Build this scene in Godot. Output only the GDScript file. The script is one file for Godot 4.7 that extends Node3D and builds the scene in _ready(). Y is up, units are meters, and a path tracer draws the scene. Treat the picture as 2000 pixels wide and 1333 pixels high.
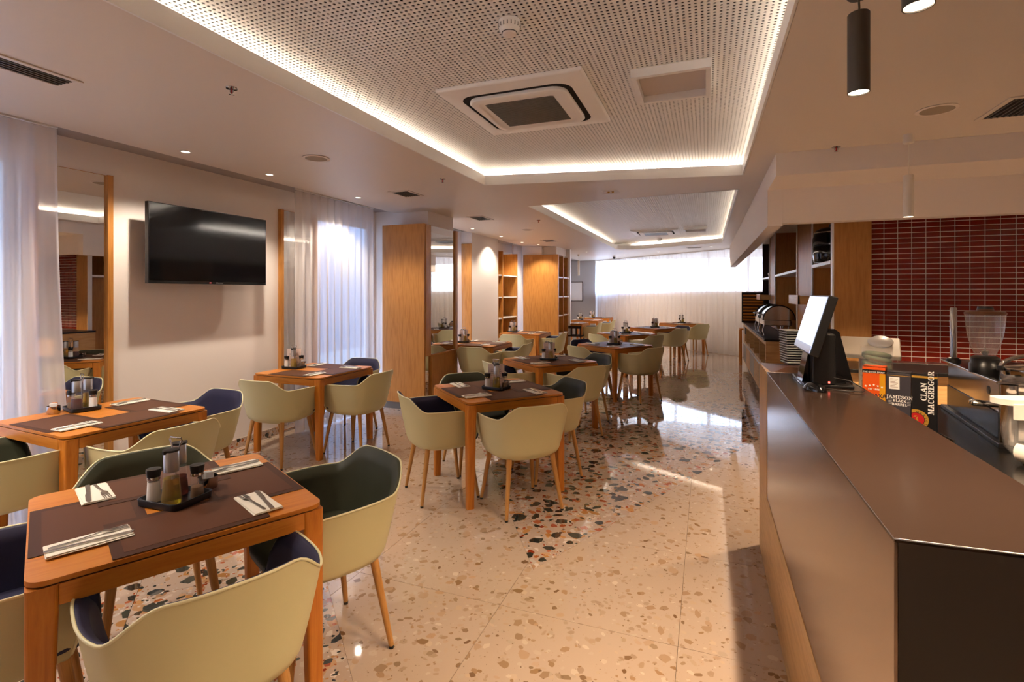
extends Node3D

# ------------------------------------------------------------------ mesh helper
class MB:
	var v := PackedVector3Array()
	var n := PackedVector3Array()
	var uv := PackedVector2Array()
	func tri(a: Vector3, b: Vector3, c: Vector3, na: Vector3, nb: Vector3, nc: Vector3, ua := Vector2.ZERO, ub := Vector2.ZERO, uc := Vector2.ZERO) -> void:
		var g := (b - a).cross(c - a)
		if g.dot(na + nb + nc) < 0.0:
			v.append_array([a, b, c]); n.append_array([na, nb, nc]); uv.append_array([ua, ub, uc])
		else:
			v.append_array([a, c, b]); n.append_array([na, nc, nb]); uv.append_array([ua, uc, ub])
	func quad(a: Vector3, b: Vector3, c: Vector3, d: Vector3, nn: Vector3, us := [Vector2(0, 0), Vector2(1, 0), Vector2(1, 1), Vector2(0, 1)]) -> void:
		tri(a, b, c, nn, nn, nn, us[0], us[1], us[2])
		tri(a, c, d, nn, nn, nn, us[0], us[2], us[3])
	func quad4(a: Vector3, b: Vector3, c: Vector3, d: Vector3, na: Vector3, nb: Vector3, nc: Vector3, nd: Vector3, us: Array) -> void:
		tri(a, b, c, na, nb, nc, us[0], us[1], us[2])
		tri(a, c, d, na, nc, nd, us[0], us[2], us[3])
	# a box between two corners, its edges chamfered; grain: the axis that v of the uv runs along (-1: the longest)
	func box(a: Vector3, z: Vector3, bev := 0.002, grain := -1, xf := Transform3D.IDENTITY) -> MB:
		var lo := a.min(z)
		var hi := a.max(z)
		var s := hi - lo
		var c := (lo + hi) * 0.5
		var h := s * 0.5
		var b: float = minf(bev, minf(h.x, minf(h.y, h.z)) * 0.9)
		if grain < 0:
			grain = s.max_axis_index()
		var off := Vector2(fposmod(c.x * 3.71 + c.z * 1.37, 1.0), fposmod(c.y * 2.13 + c.z * 5.1, 1.0))
		var face := func(p: Vector3, ax: int) -> Vector2:
			var q := p - c
			var rest: Array = [0, 1, 2]
			rest.erase(ax)
			if ax == grain:
				return Vector2(q[rest[0]], q[rest[1]]) + off
			rest.erase(grain)
			return Vector2(q[rest[0]] + h[ax], q[grain]) + off
		for ax in 3:
			var a1 := (ax + 1) % 3
			var a2 := (ax + 2) % 3
			for sg: int in [-1, 1]:
				var nn := Vector3.ZERO
				nn[ax] = sg
				var ps: Array = []
				for q: Array in [[-1, -1], [1, -1], [1, 1], [-1, 1]]:
					var p := c
					p[ax] += sg * h[ax]
					p[a1] += q[0] * (h[a1] - b)
					p[a2] += q[1] * (h[a2] - b)
					ps.append(p)
				quad(xf * ps[0], xf * ps[1], xf * ps[2], xf * ps[3], (xf.basis * nn).normalized(), [face.call(ps[0], ax), face.call(ps[1], ax), face.call(ps[2], ax), face.call(ps[3], ax)])
		if b <= 0.0:
			return self
		for ax in 3:
			var a1 := (ax + 1) % 3
			var a2 := (ax + 2) % 3
			for s1: int in [-1, 1]:
				for s2: int in [-1, 1]:
					var n1 := Vector3.ZERO
					var n2 := Vector3.ZERO
					n1[a1] = s1
					n2[a2] = s2
					var p: Array = []
					for e: int in [-1, 1]:
						var f1 := c
						f1[ax] += e * (h[ax] - b); f1[a1] += s1 * h[a1]; f1[a2] += s2 * (h[a2] - b)
						var f2 := c
						f2[ax] += e * (h[ax] - b); f2[a1] += s1 * (h[a1] - b); f2[a2] += s2 * h[a2]
						p.append(f1); p.append(f2)
					n1 = (xf.basis * n1).normalized(); n2 = (xf.basis * n2).normalized()
					quad4(xf * p[0], xf * p[1], xf * p[3], xf * p[2], n1, n2, n2, n1, [face.call(p[0], a1), face.call(p[1], a1), face.call(p[3], a1), face.call(p[2], a1)])
		for sx: int in [-1, 1]:
			for sy: int in [-1, 1]:
				for sz: int in [-1, 1]:
					var sg := Vector3(sx, sy, sz)
					var p: Array = []
					var ns: Array = []
					for ax in 3:
						var q := c + Vector3(sx * (h.x - b), sy * (h.y - b), sz * (h.z - b))
						q[ax] = c[ax] + sg[ax] * h[ax]
						p.append(xf * q)
						var nn := Vector3.ZERO
						nn[ax] = sg[ax]
						ns.append((xf.basis * nn).normalized())
					tri(p[0], p[1], p[2], ns[0], ns[1], ns[2])
		return self
	# a flat polygon in (x, z) raised from y0 to y1
	func prism(poly: PackedVector2Array, y0: float, y1: float, xf := Transform3D.IDENTITY, smooth := false, uvs := 1.0, uvo := Vector2.ZERO, bottom := true) -> MB:
		var idx := Geometry2D.triangulate_polygon(poly)
		var up := (xf.basis * Vector3.UP).normalized()
		for i in range(0, idx.size(), 3):
			var p: Array = []
			for k in 3:
				p.append(poly[idx[i + k]])
			tri(xf * Vector3(p[0].x, y1, p[0].y), xf * Vector3(p[1].x, y1, p[1].y), xf * Vector3(p[2].x, y1, p[2].y), up, up, up, p[0] * uvs + uvo, p[1] * uvs + uvo, p[2] * uvs + uvo)
			if bottom:
				tri(xf * Vector3(p[0].x, y0, p[0].y), xf * Vector3(p[1].x, y0, p[1].y), xf * Vector3(p[2].x, y0, p[2].y), -up, -up, -up, p[0] * uvs + uvo, p[1] * uvs + uvo, p[2] * uvs + uvo)
		var cw := Geometry2D.is_polygon_clockwise(poly)
		var m := poly.size()
		var en: Array = []
		for i in m:
			var d := (poly[(i + 1) % m] - poly[i]).normalized()
			var o := Vector2(d.y, -d.x) if not cw else Vector2(-d.y, d.x)
			en.append(Vector3(o.x, 0, o.y))
		var run := 0.0
		for i in m:
			var a := poly[i]
			var b := poly[(i + 1) % m]
			var na: Vector3 = en[i]
			var nb: Vector3 = en[i]
			if smooth:
				if en[(i + m - 1) % m].dot(en[i]) > 0.7: na = (en[(i + m - 1) % m] + en[i]).normalized()
				if en[(i + 1) % m].dot(en[i]) > 0.7: nb = (en[(i + 1) % m] + en[i]).normalized()
			na = (xf.basis * na).normalized(); nb = (xf.basis * nb).normalized()
			var l := a.distance_to(b)
			quad4(xf * Vector3(a.x, y0, a.y), xf * Vector3(b.x, y0, b.y), xf * Vector3(b.x, y1, b.y), xf * Vector3(a.x, y1, a.y), na, nb, nb, na, [Vector2(y0, run) * uvs + uvo, Vector2(y0, run + l) * uvs + uvo, Vector2(y1, run + l) * uvs + uvo, Vector2(y1, run) * uvs + uvo])
			run += l
		return self
	# rows of points; normals from the neighbours, turned by sg
	func grid(rows: Array, closed: bool, sg := 1.0, caps := false, uvscale := 1.0) -> MB:
		var r := rows.size()
		var c: int = rows[0].size()
		var ns: Array = []
		for i in r:
			var row := PackedVector3Array()
			for j in c:
				var ja := (j + c - 1) % c if closed else maxi(j - 1, 0)
				var jb := (j + 1) % c if closed else mini(j + 1, c - 1)
				var du: Vector3 = rows[i][jb] - rows[i][ja]
				var dv: Vector3 = rows[mini(i + 1, r - 1)][j] - rows[maxi(i - 1, 0)][j]
				row.append(du.cross(dv).normalized() * sg)
			ns.append(row)
		for i in r - 1:
			for j in (c if closed else c - 1):
				var k := (j + 1) % c
				var u := [Vector2(float(j) / c, float(i) / r) * uvscale, Vector2(float(j + 1) / c, float(i) / r) * uvscale, Vector2(float(j + 1) / c, float(i + 1) / r) * uvscale, Vector2(float(j) / c, float(i + 1) / r) * uvscale]
				quad4(rows[i][j], rows[i][k], rows[i + 1][k], rows[i + 1][j], ns[i][j], ns[i][k], ns[i + 1][k], ns[i + 1][j], u)
		if caps:
			for e: int in [0, r - 1]:
				var ctr := Vector3.ZERO
				for p: Vector3 in rows[e]:
					ctr += p
				ctr /= c
				var inner: Vector3 = rows[1 if e == 0 else r - 2][0]
				var fn: Vector3 = (rows[e][0] - ctr).cross(rows[e][c / 4] - ctr).normalized()
				if fn.dot(ctr - inner) < 0: fn = -fn
				for j in c:
					tri(ctr, rows[e][j], rows[e][(j + 1) % c], fn, fn, fn)
		return self
	# a profile of (radius, height) turned about y
	func lathe(prof: Array, segs := 24, xf := Transform3D.IDENTITY, sharp := 0.6) -> MB:
		var m := prof.size()
		var en: Array = []
		for i in m - 1:
			var d: Vector2 = (prof[i + 1] - prof[i]).normalized()
			en.append(Vector2(d.y, -d.x))
		for i in m - 1:
			var na: Vector2 = en[i]
			var nb: Vector2 = en[i]
			if i > 0 and en[i - 1].dot(en[i]) > sharp: na = (en[i - 1] + en[i]).normalized()
			if i < m - 2 and en[i + 1].dot(en[i]) > sharp: nb = (en[i + 1] + en[i]).normalized()
			for k in segs:
				var a0 := TAU * k / segs
				var a1 := TAU * (k + 1) / segs
				var c0 := Vector3(cos(a0), 0, sin(a0))
				var c1 := Vector3(cos(a1), 0, sin(a1))
				var p: Vector2 = prof[i]
				var q: Vector2 = prof[i + 1]
				var u := [Vector2(float(k) / segs, p.y), Vector2(float(k + 1) / segs, p.y), Vector2(float(k + 1) / segs, q.y), Vector2(float(k) / segs, q.y)]
				var A := xf * (c0 * p.x + Vector3.UP * p.y)
				var B := xf * (c1 * p.x + Vector3.UP * p.y)
				var C := xf * (c1 * q.x + Vector3.UP * q.y)
				var D := xf * (c0 * q.x + Vector3.UP * q.y)
				var NA := (xf.basis * (c0 * na.x + Vector3.UP * na.y)).normalized()
				var NB := (xf.basis * (c1 * na.x + Vector3.UP * na.y)).normalized()
				var NC := (xf.basis * (c1 * nb.x + Vector3.UP * nb.y)).normalized()
				var ND := (xf.basis * (c0 * nb.x + Vector3.UP * nb.y)).normalized()
				if p.x > 0.00001: tri(A, B, C, NA, NB, NC, u[0], u[1], u[2])
				if q.x > 0.00001: tri(A, C, D, NA, NC, ND, u[0], u[2], u[3])
		return self
	func tube(pts: Array, rad: float, segs := 8, closed := false, rad_end := -1.0) -> MB:
		var rows: Array = []
		var m := pts.size()
		var up := Vector3.ZERO
		for i in m:
			var a: Vector3 = pts[(i + m - 1) % m] if closed else pts[maxi(i - 1, 0)]
			var b: Vector3 = pts[(i + 1) % m] if closed else pts[mini(i + 1, m - 1)]
			var t := (b - a).normalized()
			if up == Vector3.ZERO:
				up = Vector3.UP if absf(t.y) < 0.9 else Vector3.RIGHT
			up = (up - t * up.dot(t)).normalized()
			var w := t.cross(up)
			var rr := rad if rad_end < 0 else lerpf(rad, rad_end, float(i) / (m - 1))
			var row := PackedVector3Array()
			for k in segs:
				var an := TAU * k / segs
				row.append(pts[i] + (up * cos(an) + w * sin(an)) * rr)
			rows.append(row)
		if closed: rows.append(rows[0])
		return grid(rows, true, 1.0, not closed)
	func mesh() -> ArrayMesh:
		var arr := []
		arr.resize(Mesh.ARRAY_MAX)
		arr[Mesh.ARRAY_VERTEX] = v
		arr[Mesh.ARRAY_NORMAL] = n
		arr[Mesh.ARRAY_TEX_UV] = uv
		var am := ArrayMesh.new()
		am.add_surface_from_arrays(Mesh.PRIMITIVE_TRIANGLES, arr)
		return am

# ------------------------------------------------------------------ scene helpers
const CEIL := 2.62
var used := {}
var M := {}
var rng := RandomNumberGenerator.new()

func numbered(called: String) -> String:
	var k: int = used.get(called, -1) + 1
	used[called] = k
	return called if k == 0 else "%s_%03d" % [called, k]

func tag(o: Node3D, label: String, category: String, group := "") -> void:
	o.set_meta("label", label)
	o.set_meta("category", category)
	if group != "": o.set_meta("group", group)

func thing(called: String, label: String, category: String, at := Vector3.ZERO, turn := 0.0, group := "") -> Node3D:
	var o := Node3D.new()
	o.name = numbered(called)
	add_child(o)
	o.position = at
	o.rotation.y = turn
	tag(o, label, category, group)
	return o

func mi(called: String, mesh: Mesh, mat: Material) -> MeshInstance3D:
	var o := MeshInstance3D.new()
	o.name = called
	o.mesh = mesh
	o.material_override = mat
	return o

func part(called: String, b, mat: Material, parent: Node3D, label := "") -> MeshInstance3D:
	var o := mi(called, b.mesh() if b is MB else b, mat)
	parent.add_child(o, true)
	if label != "": o.set_meta("label", label)
	return o

func solo(called: String, b, mat: Material, label: String, category: String, group := "") -> MeshInstance3D:
	var o := mi(numbered(called), b.mesh() if b is MB else b, mat)
	add_child(o)
	tag(o, label, category, group)
	return o

func struct(called: String, b, mat: Material, parent: Node3D = null) -> MeshInstance3D:
	var o := mi(called if parent else numbered(called), b.mesh() if b is MB else b, mat)
	if parent: parent.add_child(o, true)
	else: add_child(o)
	if parent == null: o.set_meta("kind", "structure")
	return o

func dup(src: Node3D, at: Vector3, turn: float, label: String, group := "") -> Node3D:
	var base := String(src.name)
	var re := RegEx.create_from_string("_\\d{3}$")
	var o: Node3D = src.duplicate()
	o.name = numbered(re.sub(base, ""))
	add_child(o)
	o.position = at
	o.rotation.y = turn
	o.set_meta("label", label)
	if group != "": o.set_meta("group", group)
	return o

func bx(x0: float, y0: float, z0: float, x1: float, y1: float, z1: float, bev := 0.002, grain := -1) -> MB:
	return MB.new().box(Vector3(minf(x0, x1), minf(y0, y1), minf(z0, z1)), Vector3(maxf(x0, x1), maxf(y0, y1), maxf(z0, z1)), bev, grain)

func rrect(w: float, d: float, r: float, k := 6) -> PackedVector2Array:
	var p := PackedVector2Array()
	for q: Array in [[1, 1, 0.0], [-1, 1, 90.0], [-1, -1, 180.0], [1, -1, 270.0]]:
		for i in k + 1:
			var a := deg_to_rad(q[2] + 90.0 * i / k)
			p.append(Vector2(q[0] * (w * 0.5 - r) + cos(a) * r, q[1] * (d * 0.5 - r) + sin(a) * r))
	return p

func at(x: float, y: float, z: float) -> Transform3D:
	return Transform3D(Basis.IDENTITY, Vector3(x, y, z))

func col(hex: String) -> Color:
	return Color.html(hex)

func mat(called: String, c: Color, rough := 0.6, metal := 0.0, spec := 0.5) -> StandardMaterial3D:
	var m := StandardMaterial3D.new()
	m.resource_name = called
	m.albedo_color = c
	m.roughness = rough
	m.metallic = metal
	m.metallic_specular = spec
	M[called] = m
	return m

func noise_tex(w: int, h: int, freq: float, ramp: Array, octaves := 4, kind := FastNoiseLite.TYPE_SIMPLEX_SMOOTH, sd := 1) -> ImageTexture:
	var nz := FastNoiseLite.new()
	nz.seed = sd
	nz.noise_type = kind
	nz.frequency = freq
	nz.fractal_octaves = octaves
	var im := nz.get_seamless_image(w, h)
	im.convert(Image.FORMAT_L8)
	var data := im.get_data()
	var lut: Array = []
	var g := Gradient.new()
	g.offsets = PackedFloat32Array(range(ramp.size()).map(func(i): return float(i) / (ramp.size() - 1)))
	g.colors = PackedColorArray(ramp)
	for i in 256:
		var c := g.sample(i / 255.0)
		lut.append(PackedByteArray([int(c.r * 255), int(c.g * 255), int(c.b * 255)]))
	var out := PackedByteArray()
	out.resize(w * h * 3)
	for i in w * h:
		var q: PackedByteArray = lut[data[i]]
		out[i * 3] = q[0]; out[i * 3 + 1] = q[1]; out[i * 3 + 2] = q[2]
	return ImageTexture.create_from_image(Image.create_from_data(w, h, false, Image.FORMAT_RGB8, out))

func wood(called: String, tex: Texture2D, tint: Color, rough := 0.42) -> StandardMaterial3D:
	var m := mat(called, tint, rough)
	m.albedo_texture = tex
	m.uv1_scale = Vector3(4.2, 0.42, 1)
	return m

func light_mat(called: String, c: Color, e: float) -> StandardMaterial3D:
	var m := mat(called, Color(0.9, 0.9, 0.9), 0.5)
	m.emission_enabled = true
	m.emission = c
	m.emission_energy_multiplier = e
	return m

func spot(parent: Node3D, pos: Vector3, e: float, angle: float, c: Color, size := 0.03, dir := Vector3.DOWN, blend := 0.6) -> void:
	var l := SpotLight3D.new()
	l.name = "lamp"
	parent.add_child(l, true)
	l.position = pos
	l.basis = Basis.looking_at(dir, Vector3.RIGHT if absf(dir.y) > 0.9 else Vector3.UP)
	l.light_energy = e
	l.spot_angle = angle
	l.spot_angle_attenuation = blend
	l.spot_range = 20.0
	l.spot_attenuation = 2.0
	l.light_color = c
	l.light_size = size
	l.shadow_enabled = true

func area(parent: Node3D, tr: Transform3D, size: Vector2, e: float, c: Color) -> void:
	var l := AreaLight3D.new()
	l.name = "lamp"
	parent.add_child(l, true)
	l.transform = tr
	l.area_size = size
	l.light_energy = e
	l.light_color = c
	l.area_range = 20.0
	l.area_attenuation = 2.0
	l.shadow_enabled = true

# ------------------------------------------------------------------ terrazzo
func terrazzo(side: int, base: Color, chips: Array, sd: int) -> ImageTexture:
	# chips: [count, smallest radius, largest radius (pixels), colours]
	rng.seed = sd
	var im := Image.create(side, side, false, Image.FORMAT_RGB8)
	im.fill(base)
	for kind: Array in chips:
		for i in kind[0]:
			var r: float = lerpf(kind[1], kind[2], pow(rng.randf(), 2.2))
			var c := Vector2(rng.randf() * side, rng.randf() * side)
			var cs: Array = kind[3]
			var colour: Color = cs[rng.randi() % cs.size()]
			colour = colour.lerp(base, rng.randf() * kind[4])
			var k := rng.randf() * 0.12 - 0.06
			colour = Color(clampf(colour.r + k, 0, 1), clampf(colour.g + k, 0, 1), clampf(colour.b + k, 0, 1))
			var n := 5 + rng.randi() % 4
			var st := rng.randf() * TAU
			var asp := rng.randf_range(0.45, 0.95)
			var turn := rng.randf() * TAU
			var pts := PackedVector2Array()
			for q in n:
				var a := st + TAU * (q + rng.randf_range(-0.3, 0.3)) / n
				var p := Vector2(cos(a), sin(a) * asp) * r * rng.randf_range(0.75, 1.1)
				pts.append(p.rotated(turn))
			var y0 := 1e9
			var y1 := -1e9
			for p in pts:
				y0 = minf(y0, p.y); y1 = maxf(y1, p.y)
			for y in range(int(floor(c.y + y0)), int(ceil(c.y + y1)) + 1):
				var yy := y + 0.5 - c.y
				var xa := 1e9
				var xb := -1e9
				for q in n:
					var p := pts[q]
					var s := pts[(q + 1) % n]
					if (p.y <= yy) != (s.y <= yy):
						var x := p.x + (s.x - p.x) * (yy - p.y) / (s.y - p.y)
						xa = minf(xa, x); xb = maxf(xb, x)
				if xb < xa: continue
				var xi := int(round(c.x + xa))
				var xl := int(round(c.x + xb)) - xi
				if xl < 1: continue
				var ym := posmod(y, side)
				xi = posmod(xi, side)
				im.fill_rect(Rect2i(xi, ym, mini(xl, side - xi), 1), colour)
				if xi + xl > side: im.fill_rect(Rect2i(0, ym, xi + xl - side, 1), colour)
	return ImageTexture.create_from_image(im)

func materials() -> void:
	var grain := noise_tex(512, 512, 0.012, [col("b9772f"), col("cf8a3e"), col("d89a4f"), col("c98239")], 5, FastNoiseLite.TYPE_SIMPLEX_SMOOTH, 5)
	var oak := noise_tex(512, 512, 0.012, [col("b27d40"), col("c08b4b"), col("cc9858"), col("bc8746")], 5, FastNoiseLite.TYPE_SIMPLEX_SMOOTH, 15)
	var pale := noise_tex(512, 512, 0.012, [col("b98d55"), col("c79b62"), col("d2a86f"), col("bf9159")], 5, FastNoiseLite.TYPE_SIMPLEX_SMOOTH, 9)
	wood("table_wood", grain, col("f0d490"), 0.38)
	wood("panel_wood", oak, col("fae8c4"), 0.45)
	wood("pale_wood", pale, col("ffffff"), 0.4)
	wood("leg_wood", pale, col("f0dcb8"), 0.45)
	wood("shelf_wood", pale, col("e6cba4"), 0.5)
	mat("paint", col("efe4da"), 0.75)
	mat("wall_paint", col("f6ebe1"), 0.7)
	mat("ceiling_paint", col("e2d6c8"), 0.42)
	mat("white", col("f2efea"), 0.4)
	mat("white_gloss", col("f4f1ec"), 0.2)
	mat("bezel_grey", col("6f6b78"), 0.2)
	mat("slot_shade", col("a39890"), 0.5)  # grey stands for the shade inside the curtain slot
	mat("hatch_grey", col("c9beb9"), 0.5)
	mat("black", col("0e0d0d"), 0.35)
	mat("black_gloss", col("0a0a0b"), 0.08)
	mat("worktop", col("131211"), 0.2, 0.0, 0.3)
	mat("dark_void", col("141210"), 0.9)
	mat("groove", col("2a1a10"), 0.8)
	mat("steel", col("c9c6c2"), 0.12, 1.0)
	mat("brushed", col("b9b6b2"), 0.3, 1.0)
	mat("cutlery", col("bdbab6"), 0.26, 1.0)
	mat("mirror", col("e6e4e0"), 0.01, 1.0)
	mat("leather", col("cdc494"), 0.42)
	mat("piping", col("e4dcae"), 0.4)
	mat("navy", col("33324a"), 0.55, 0.0, 0.35)
	mat("olive", col("3d3e2e"), 0.5, 0.0, 0.35)
	mat("mat_brown", col("5c3a28"), 0.5, 0.0, 0.25)
	mat("mat_border", col("4a2f22"), 0.5, 0.0, 0.25)
	mat("napkin", col("f3ead9"), 0.85)
	mat("cloth", col("f6e9dc"), 0.95)
	mat("concrete", col("b3aeaa"), 0.7)
	mat("pendant_black", col("3c332a"), 0.45)
	mat("pendant_white", col("efe6d8"), 0.4)
	mat("bar_top", col("45342b"), 0.17, 0.55)
	mat("bar_front", col("a58d78"), 0.19, 0.8)
	mat("bar_end", col("3c342d"), 0.38, 0.3)
	mat("brown_cap", col("6d4630"), 0.35, 0.3)
	mat("grey_door", col("77746e"), 0.3, 0.3)
	mat("red_tile", col("741706"), 0.14)
	mat("grout", col("f0e9df"), 0.8)
	mat("salt", col("f4f0ea"), 0.9)
	mat("pepper", col("7a5a3c"), 0.9)
	mat("paper", col("f3dcd2"), 0.7)
	mat("ink", col("9a7f76"), 0.8)
	mat("orange_box", col("e2581a"), 0.35)
	mat("gold_box", col("d99a1f"), 0.35)
	mat("slate_box", col("3d3a42"), 0.4)
	mat("coal_box", col("17171a"), 0.35)
	mat("card_white", col("f0eeea"), 0.6)
	mat("gold", col("c89a3c"), 0.4, 0.3)
	mat("red_ink", col("b5161a"), 0.5)
	mat("dark_ink", col("15233a"), 0.5)
	mat("coil", col("6a7658"), 0.5)
	mat("phone", col("e6dac4"), 0.45)
	mat("glow_soft", col("ffffff"), 0.3)
	mat("joint", col("6d5a48"), 0.9)
	mat("orange_paper", col("d9812c"), 0.7)
	mat("pavement", col("77746f"), 0.9)
	mat("facade", col("646a72"), 0.9)
	light_mat("led", Color(1.0, 0.93, 0.84), 1.5)
	light_mat("lens", Color(1.0, 0.92, 0.8), 7.0)
	light_mat("red_led", Color(1.0, 0.05, 0.1), 4.0)
	light_mat("screen", Color(0.86, 0.89, 1.0), 0.85)
	M.screen.albedo_color = col("20242c")
	M.screen.roughness = 0.15
	var glass := mat("glass", Color(1, 1, 1, 0.06), 0.02)
	glass.transparency = BaseMaterial3D.TRANSPARENCY_ALPHA
	glass.metallic_specular = 0.3
	var clear := mat("clear_glass", Color(1, 1, 1, 0.05), 0.03, 0.0, 0.75)
	clear.transparency = BaseMaterial3D.TRANSPARENCY_ALPHA
	var pane := mat("pane", Color(0.92, 0.97, 1.0, 0.05), 0.02)
	pane.transparency = BaseMaterial3D.TRANSPARENCY_ALPHA
	for q: Array in [["oil", Color(0.80, 0.66, 0.12, 0.25)], ["vinegar", Color(0.45, 0.10, 0.03, 0.35)], ["red_oil", Color(0.65, 0.06, 0.03, 0.5)]]:
		var m := mat(q[0], q[1], 0.05)
		m.refraction_enabled = true
		m.refraction_scale = 0.033
	for q: Array in [["sheer", col("fbf1ea"), 0.62, 0.75], ["sheer_back", col("f4ecec"), 0.82, 1.3]]:
		var c: Color = q[1]
		c.a = q[2]
		var m := mat(q[0], c, 0.9)
		m.transparency = BaseMaterial3D.TRANSPARENCY_ALPHA
		m.backlight_enabled = true
		m.backlight = Color(q[3], q[3], q[3])
		m.cull_mode = BaseMaterial3D.CULL_DISABLED
	var t1 := mat("terrazzo", col("e3dedb"), 0.035, 0.0, 0.62)
	t1.clearcoat_enabled = true
	t1.clearcoat = 0.3
	t1.clearcoat_roughness = 0.02
	t1.albedo_texture = terrazzo(2048, col("d8c2ac"), [
		[2600, 3.0, 26.0, [col("c8ac90"), col("d2b99c"), col("e0ceb8")], 0.5], [420, 8.0, 40.0, [col("b8956f"), col("c7a27c"), col("a98761")], 0.55],
		[220, 6.0, 30.0, [col("8f6f4e"), col("9b805f")], 0.35], [900, 1.0, 5.0, [col("6f5743"), col("8b6c52")], 0.2]], 11)
	var t2 := mat("terrazzo_multi", col("e3dedb"), 0.04, 0.0, 0.62)
	t2.clearcoat_enabled = true
	t2.clearcoat = 0.3
	t2.clearcoat_roughness = 0.02
	t2.albedo_texture = terrazzo(2048, col("d2bcaa"), [
		[2500, 4.0, 30.0, [col("e8d5c4"), col("cfae98"), col("d9b48f"), col("efe3d8")], 0.3], [700, 8.0, 52.0, [col("c98d4d"), col("d9a878"), col("b98a63"), col("e9dccd")], 0.25],
		[420, 8.0, 46.0, [col("b65a30"), col("a8482a"), col("c4713c")], 0.15], [430, 10.0, 66.0, [col("262a26"), col("2f302c"), col("3a3f3b"), col("4a4d48")], 0.05],
		[1600, 2.0, 9.0, [col("26262a"), col("a0502d"), col("efe5da")], 0.1]], 23)

# ------------------------------------------------------------------ _ready
func _ready() -> void:
	camera_and_sky()
	materials()
	floor_and_walls()
	ceiling()
	left_side()
	back_side()
	right_side()
	bar()
	ceiling_fittings()
	tables_and_chairs()

func camera_and_sky() -> void:
	var cam := Camera3D.new()
	cam.name = "camera"
	add_child(cam)
	cam.projection = Camera3D.PROJECTION_FRUSTUM
	cam.near = 0.05
	cam.far = 200.0
	cam.size = 0.05 * 1333.0 / 1000.0        # focal length of 1000 pixels in a frame of 2000 x 1333
	cam.frustum_offset = Vector2(0, -0.05 * (666.5 - 573.0) / 1000.0)
	cam.position = Vector3(0, 1.52, 0)
	cam.rotation.y = atan(0.38)
	cam.current = true
	var we := WorldEnvironment.new()
	we.name = "world"
	var e := Environment.new()
	e.background_mode = Environment.BG_SKY
	var sky := Sky.new()
	var sm := ProceduralSkyMaterial.new()
	sm.sky_top_color = Color(0.62, 0.74, 0.95)
	sm.sky_horizon_color = Color(0.90, 0.94, 1.0)
	sm.ground_horizon_color = Color(0.80, 0.82, 0.85)
	sm.ground_bottom_color = Color(0.45, 0.44, 0.43)
	sm.sky_energy_multiplier = 3.6
	sm.ground_energy_multiplier = 1.8
	sky.sky_material = sm
	e.sky = sky
	e.tonemap_mode = Environment.TONE_MAPPER_LINEAR
	e.tonemap_exposure = 1.18
	e.sdfgi_enabled = true
	e.ssao_enabled = true
	e.ssil_enabled = true
	we.environment = e
	add_child(we)

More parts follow.
